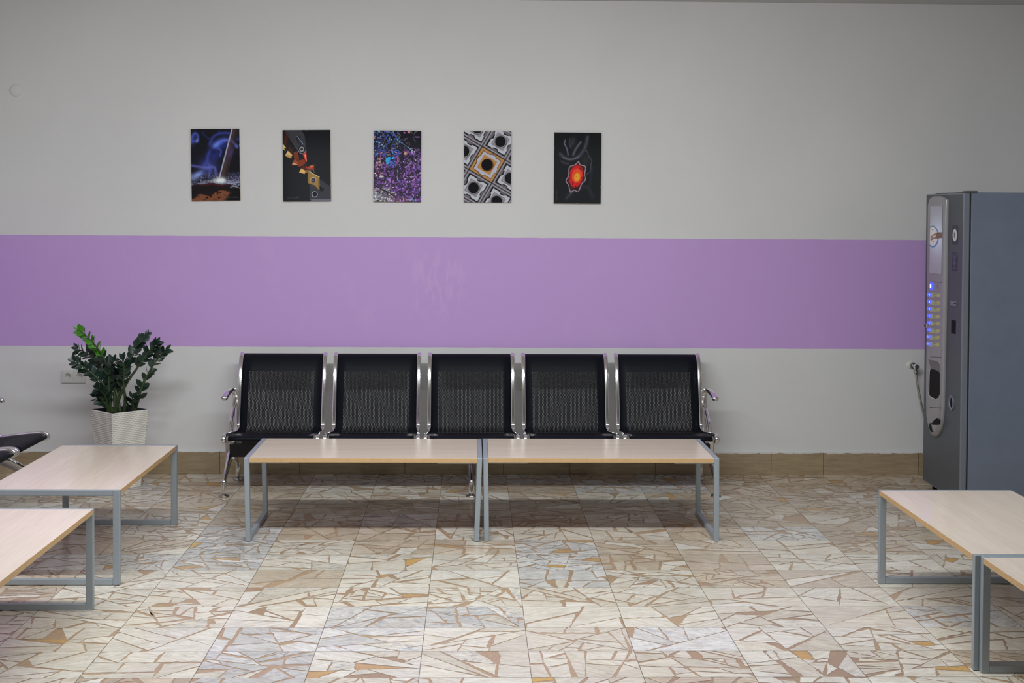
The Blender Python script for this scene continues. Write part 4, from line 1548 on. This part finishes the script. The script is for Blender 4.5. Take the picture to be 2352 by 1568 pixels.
M_BLUE = emit_mat('blue_led', (.03, .05, 1.0), 3.0)
M_BLUEW = emit_mat('white_blue_led', (.62, .68, 1.0), 1.6)
M_BLUEP = emit_mat('pale_blue_led', (.22, .28, .90), 1.0)
M_YEL = simple('yellow_label', (.50, .50, .22), .45, vary=.05)
M_TXT = simple('label_print', (.16, .16, .07), .6)
yc, zc = vp(2139.5, 656.8, PR)
mb = MB(); mb.lathe([(.022, -PR), (.022, -PR - .004), (.019, -PR - .005)], (0, yc, zc), 'X', 24); sb = mb.build('start_button', M_BLUE, col_o)
mb = MB(); mb.box((-PR - .0062, yc - .011, zc - .010), (-PR - .005, yc + .010, zc + .010)); mb.build('start_symbol', M_BLUEW, sb)
yc, zc = vp(2153.8, 657.3, PR)
mb = MB(); mb.lathe([(.008, -PR), (.009, -PR - .003), (.004, -PR - .004)], (0, yc, zc), 'X', 16); mb.build('key_lock', M_CHROME_DULL, col_o, smooth=True, angle=40)
for i in range(8):
    y_ = 677.2 + 16.1 * i
    xs = -.25 * i
    y1, z1 = vp(2137.5 + xs, y_ + .6, PR)
    y2, z2 = vp(2159.2 + xs, y_ + 1.4, PR)
    hh = .0145
    mb = MB()
    o_ = [(y1, z1 - hh), (y1, z1 + hh), (y1 + (y2 - y1) * .5, z1 + hh * .92), (y2 + .006, z2 + hh * .62), (y2, z2 + hh * .3), (y2, z2 - hh * .5), (y2 + .004, z2 - hh * .78)]
    mb.prism(o_, lambda a, b: (-PR + .0005, a, b), lambda a, b: (-PR - .0018, a, b))
    lb = mb.build('selection_button', M_YEL, col_o)
    mb = MB()
    for q in (.35, -.35):
        mb.box((-PR - .0023, y1 + (y2 - y1) * .72, z1 + (z2 - z1) * .5 + hh * q - .0010), (-PR - .0017, y1 + (y2 - y1) * .30, z1 + (z2 - z1) * .5 + hh * q + .0010))
    mb.build('button_text', M_TXT, lb)
    y3, z3 = vp(2137.9 + xs, y_ - .2, PR)
    mb = MB(); mb.lathe([(.0105, -PR - .003), (.0105, -PR - .006), (.008, -PR - .007)], (0, y3, z3), 'X', 16); ld = mb.build('indicator_light', M_BLUE, lb)
    mb = MB(); mb.lathe([(.0045, -PR - .007), (.004, -PR - .0078)], (0, y3, z3), 'X', 12); mb.build('light_centre', M_BLUEW, ld)
    y4, z4 = vp(2132.2 + xs, y_ - .9, PR)
    mb = MB(); mb.lathe([(.0085, -PR + .006), (.0085, -PR - .003), (.006, -PR - .004)], (0, y4, z4), 'X', 14); mb.build('sugar_light', M_BLUE if i < 6 else M_BLUEP, lb)
# cup opening with its chrome rim
ring = [(2135.5, 850), (2138, 846.5), (2148, 849), (2156, 852), (2158.5, 857), (2158, 905), (2155, 913), (2148, 916), (2137.5, 911), (2134.5, 905)]
rv = [vp(x, y, PR) for x, y in ring]
mb = MB(); mb.prism(rv, lambda a, b: (-PR + .002, a, b), lambda a, b: (-PR - .0012, a, b)); hol = mb.build('cup_opening', M_DARK, col_o)
mb = MB(); mb.tube([(-PR - .001,) + vp(x, y, PR) for x, y in ((2138, 846.5), (2135.3, 851), (2134.3, 880), (2134, 905), (2137.5, 911.5), (2148, 916))], .0035, 8); mb.build('chrome_rim', M_CHROME, hol, smooth=True)
hood = [(2132.5, 825), (2152, 829), (2158, 836), (2158.5, 856), (2148, 849), (2138, 846)]
mb = MB(); mb.prism([vp(x, y, PR) for x, y in hood], lambda a, b: (-PR + .002, a, b), lambda a, b: (-PR - .001, a, b)); mb.build('opening_hood', M_PANELD, col_o, bevel=.002)
low = [(2136, 972), (2145, 971), (2151, 963), (2157, 960), (2162, 963), (2162, 972), (2158, 975), (2148, 975)]
mb = MB(); mb.prism([vp(x, y, PR * .6) for x, y in low], lambda a, b: (-PR + .002, a, b), lambda a, b: (-PR - .001, a, b)); mb.build('lower_recess', M_DARK, col_o)
low = [(2137, 974), (2143, 974), (2146, 990), (2149, 992), (2144, 992), (2140, 987)]
mb = MB(); mb.prism([vp(x, y, PR * .6) for x, y in low], lambda a, b: (-PR + .002, a, b), lambda a, b: (-PR - .0008, a, b)); mb.build('lower_recess', M_DARK, col_o)
# stickers, coin slot, return hole and door lock on the door itself
s1 = slab('sticker', M_NAVY, 2187.3, 517.8, 2199.5, 562, 0, .0012, door)
y_, z_ = vp(2193.7, 540, 0)
mb = MB(); mb.lathe([(.034, -.0012), (.034, -.0020)], (0, y_, z_), 'X', 28); dsk = mb.build('sticker_disc', M_WHITEPL, s1)
mb = MB()
for (dy, dz, w_, h_) in ((0, .010, .012, .0025), (0, .002, .016, .0025), (.002, -.006, .012, .0025), (0, -.014, .008, .0025), (.006, .006, .003, .012)):
    mb.box((-.0024, y_ + dy - w_, z_ + dz - h_), (-.0020, y_ + dy + w_, z_ + dz + h_))
mb.build('sticker_sign', M_PANELD, dsk)
s2 = slab('sticker', M_NAVY, 2186.6, 585, 2199, 622, 0, .0012, door)
slab('sticker', M_NAVY, 2186.8, 578.8, 2199, 583, 0, .0012, door)
ya, yb, za, zb = rect_on(2186.6, 585, 2199, 622, 0)
mb = MB()
for (fz, w_) in ((.90, .30), (.80, .22), (.66, .10), (.54, .26), (.46, .26), (.36, .16), (.20, .12), (.12, .2)):
    zc_ = za + (zb - za) * fz
    ym = (ya + yb) / 2
    mb.box((-.0017, ym - w_ * (yb - ya), zc_ - .003), (-.0012, ym + w_ * (yb - ya), zc_ + .003))
mb.build('sticker_text', simple('faded_print', (.10, .10, .16), .5), s2)
cs_ = slab('coin_slot', M_DOORE, 2184.5, 689.8, 2197.3, 703.8, 0, .005, door, .003)
slab('slot', M_DARK, 2190.5, 695, 2195.5, 698, .005, .0005, cs_)
slab('card_reader', M_DARK, 2185.5, 734, 2195, 767, 0, .0012, door)
y_, z_ = vp(2186.5, 925, 0)
mb = MB()
nn = 32
vs = []
for (rr, dx) in ((1.0, 0), (1.0, -.006), (.80, -.008), (.66, -.002)):
    vs += [(dx, y_ + .052 * .72 * rr * math.cos(2 * math.pi * j / nn), z_ + .043 * rr * math.sin(2 * math.pi * j / nn)) for j in range(nn)]
mb.add(vs, [(L_ * nn + j, L_ * nn + (j + 1) % nn, (L_ + 1) * nn + (j + 1) % nn, (L_ + 1) * nn + j) for L_ in range(3) for j in range(nn)])
cr = mb.build('coin_return', M_DOORE, door, smooth=True, angle=60)
mb = MB(); mb.add([(-.0022, y_ + .0375 * .66 * math.cos(2 * math.pi * j / nn), z_ + .043 * .66 * math.sin(2 * math.pi * j / nn)) for j in range(nn)], [tuple(range(nn))]); mb.build('return_hole', M_DARK, cr)
y_, z_ = vp(2127, 747.5, .004)
mb = MB(); mb.lathe([(.013, 0), (.013, -.004), (.008, -.006), (.008, -.018), (.005, -.020)], (0, min(y_, VW - .016), z_), 'X', 18); mb.build('door_lock', M_CHROME, door, smooth=True, angle=45)
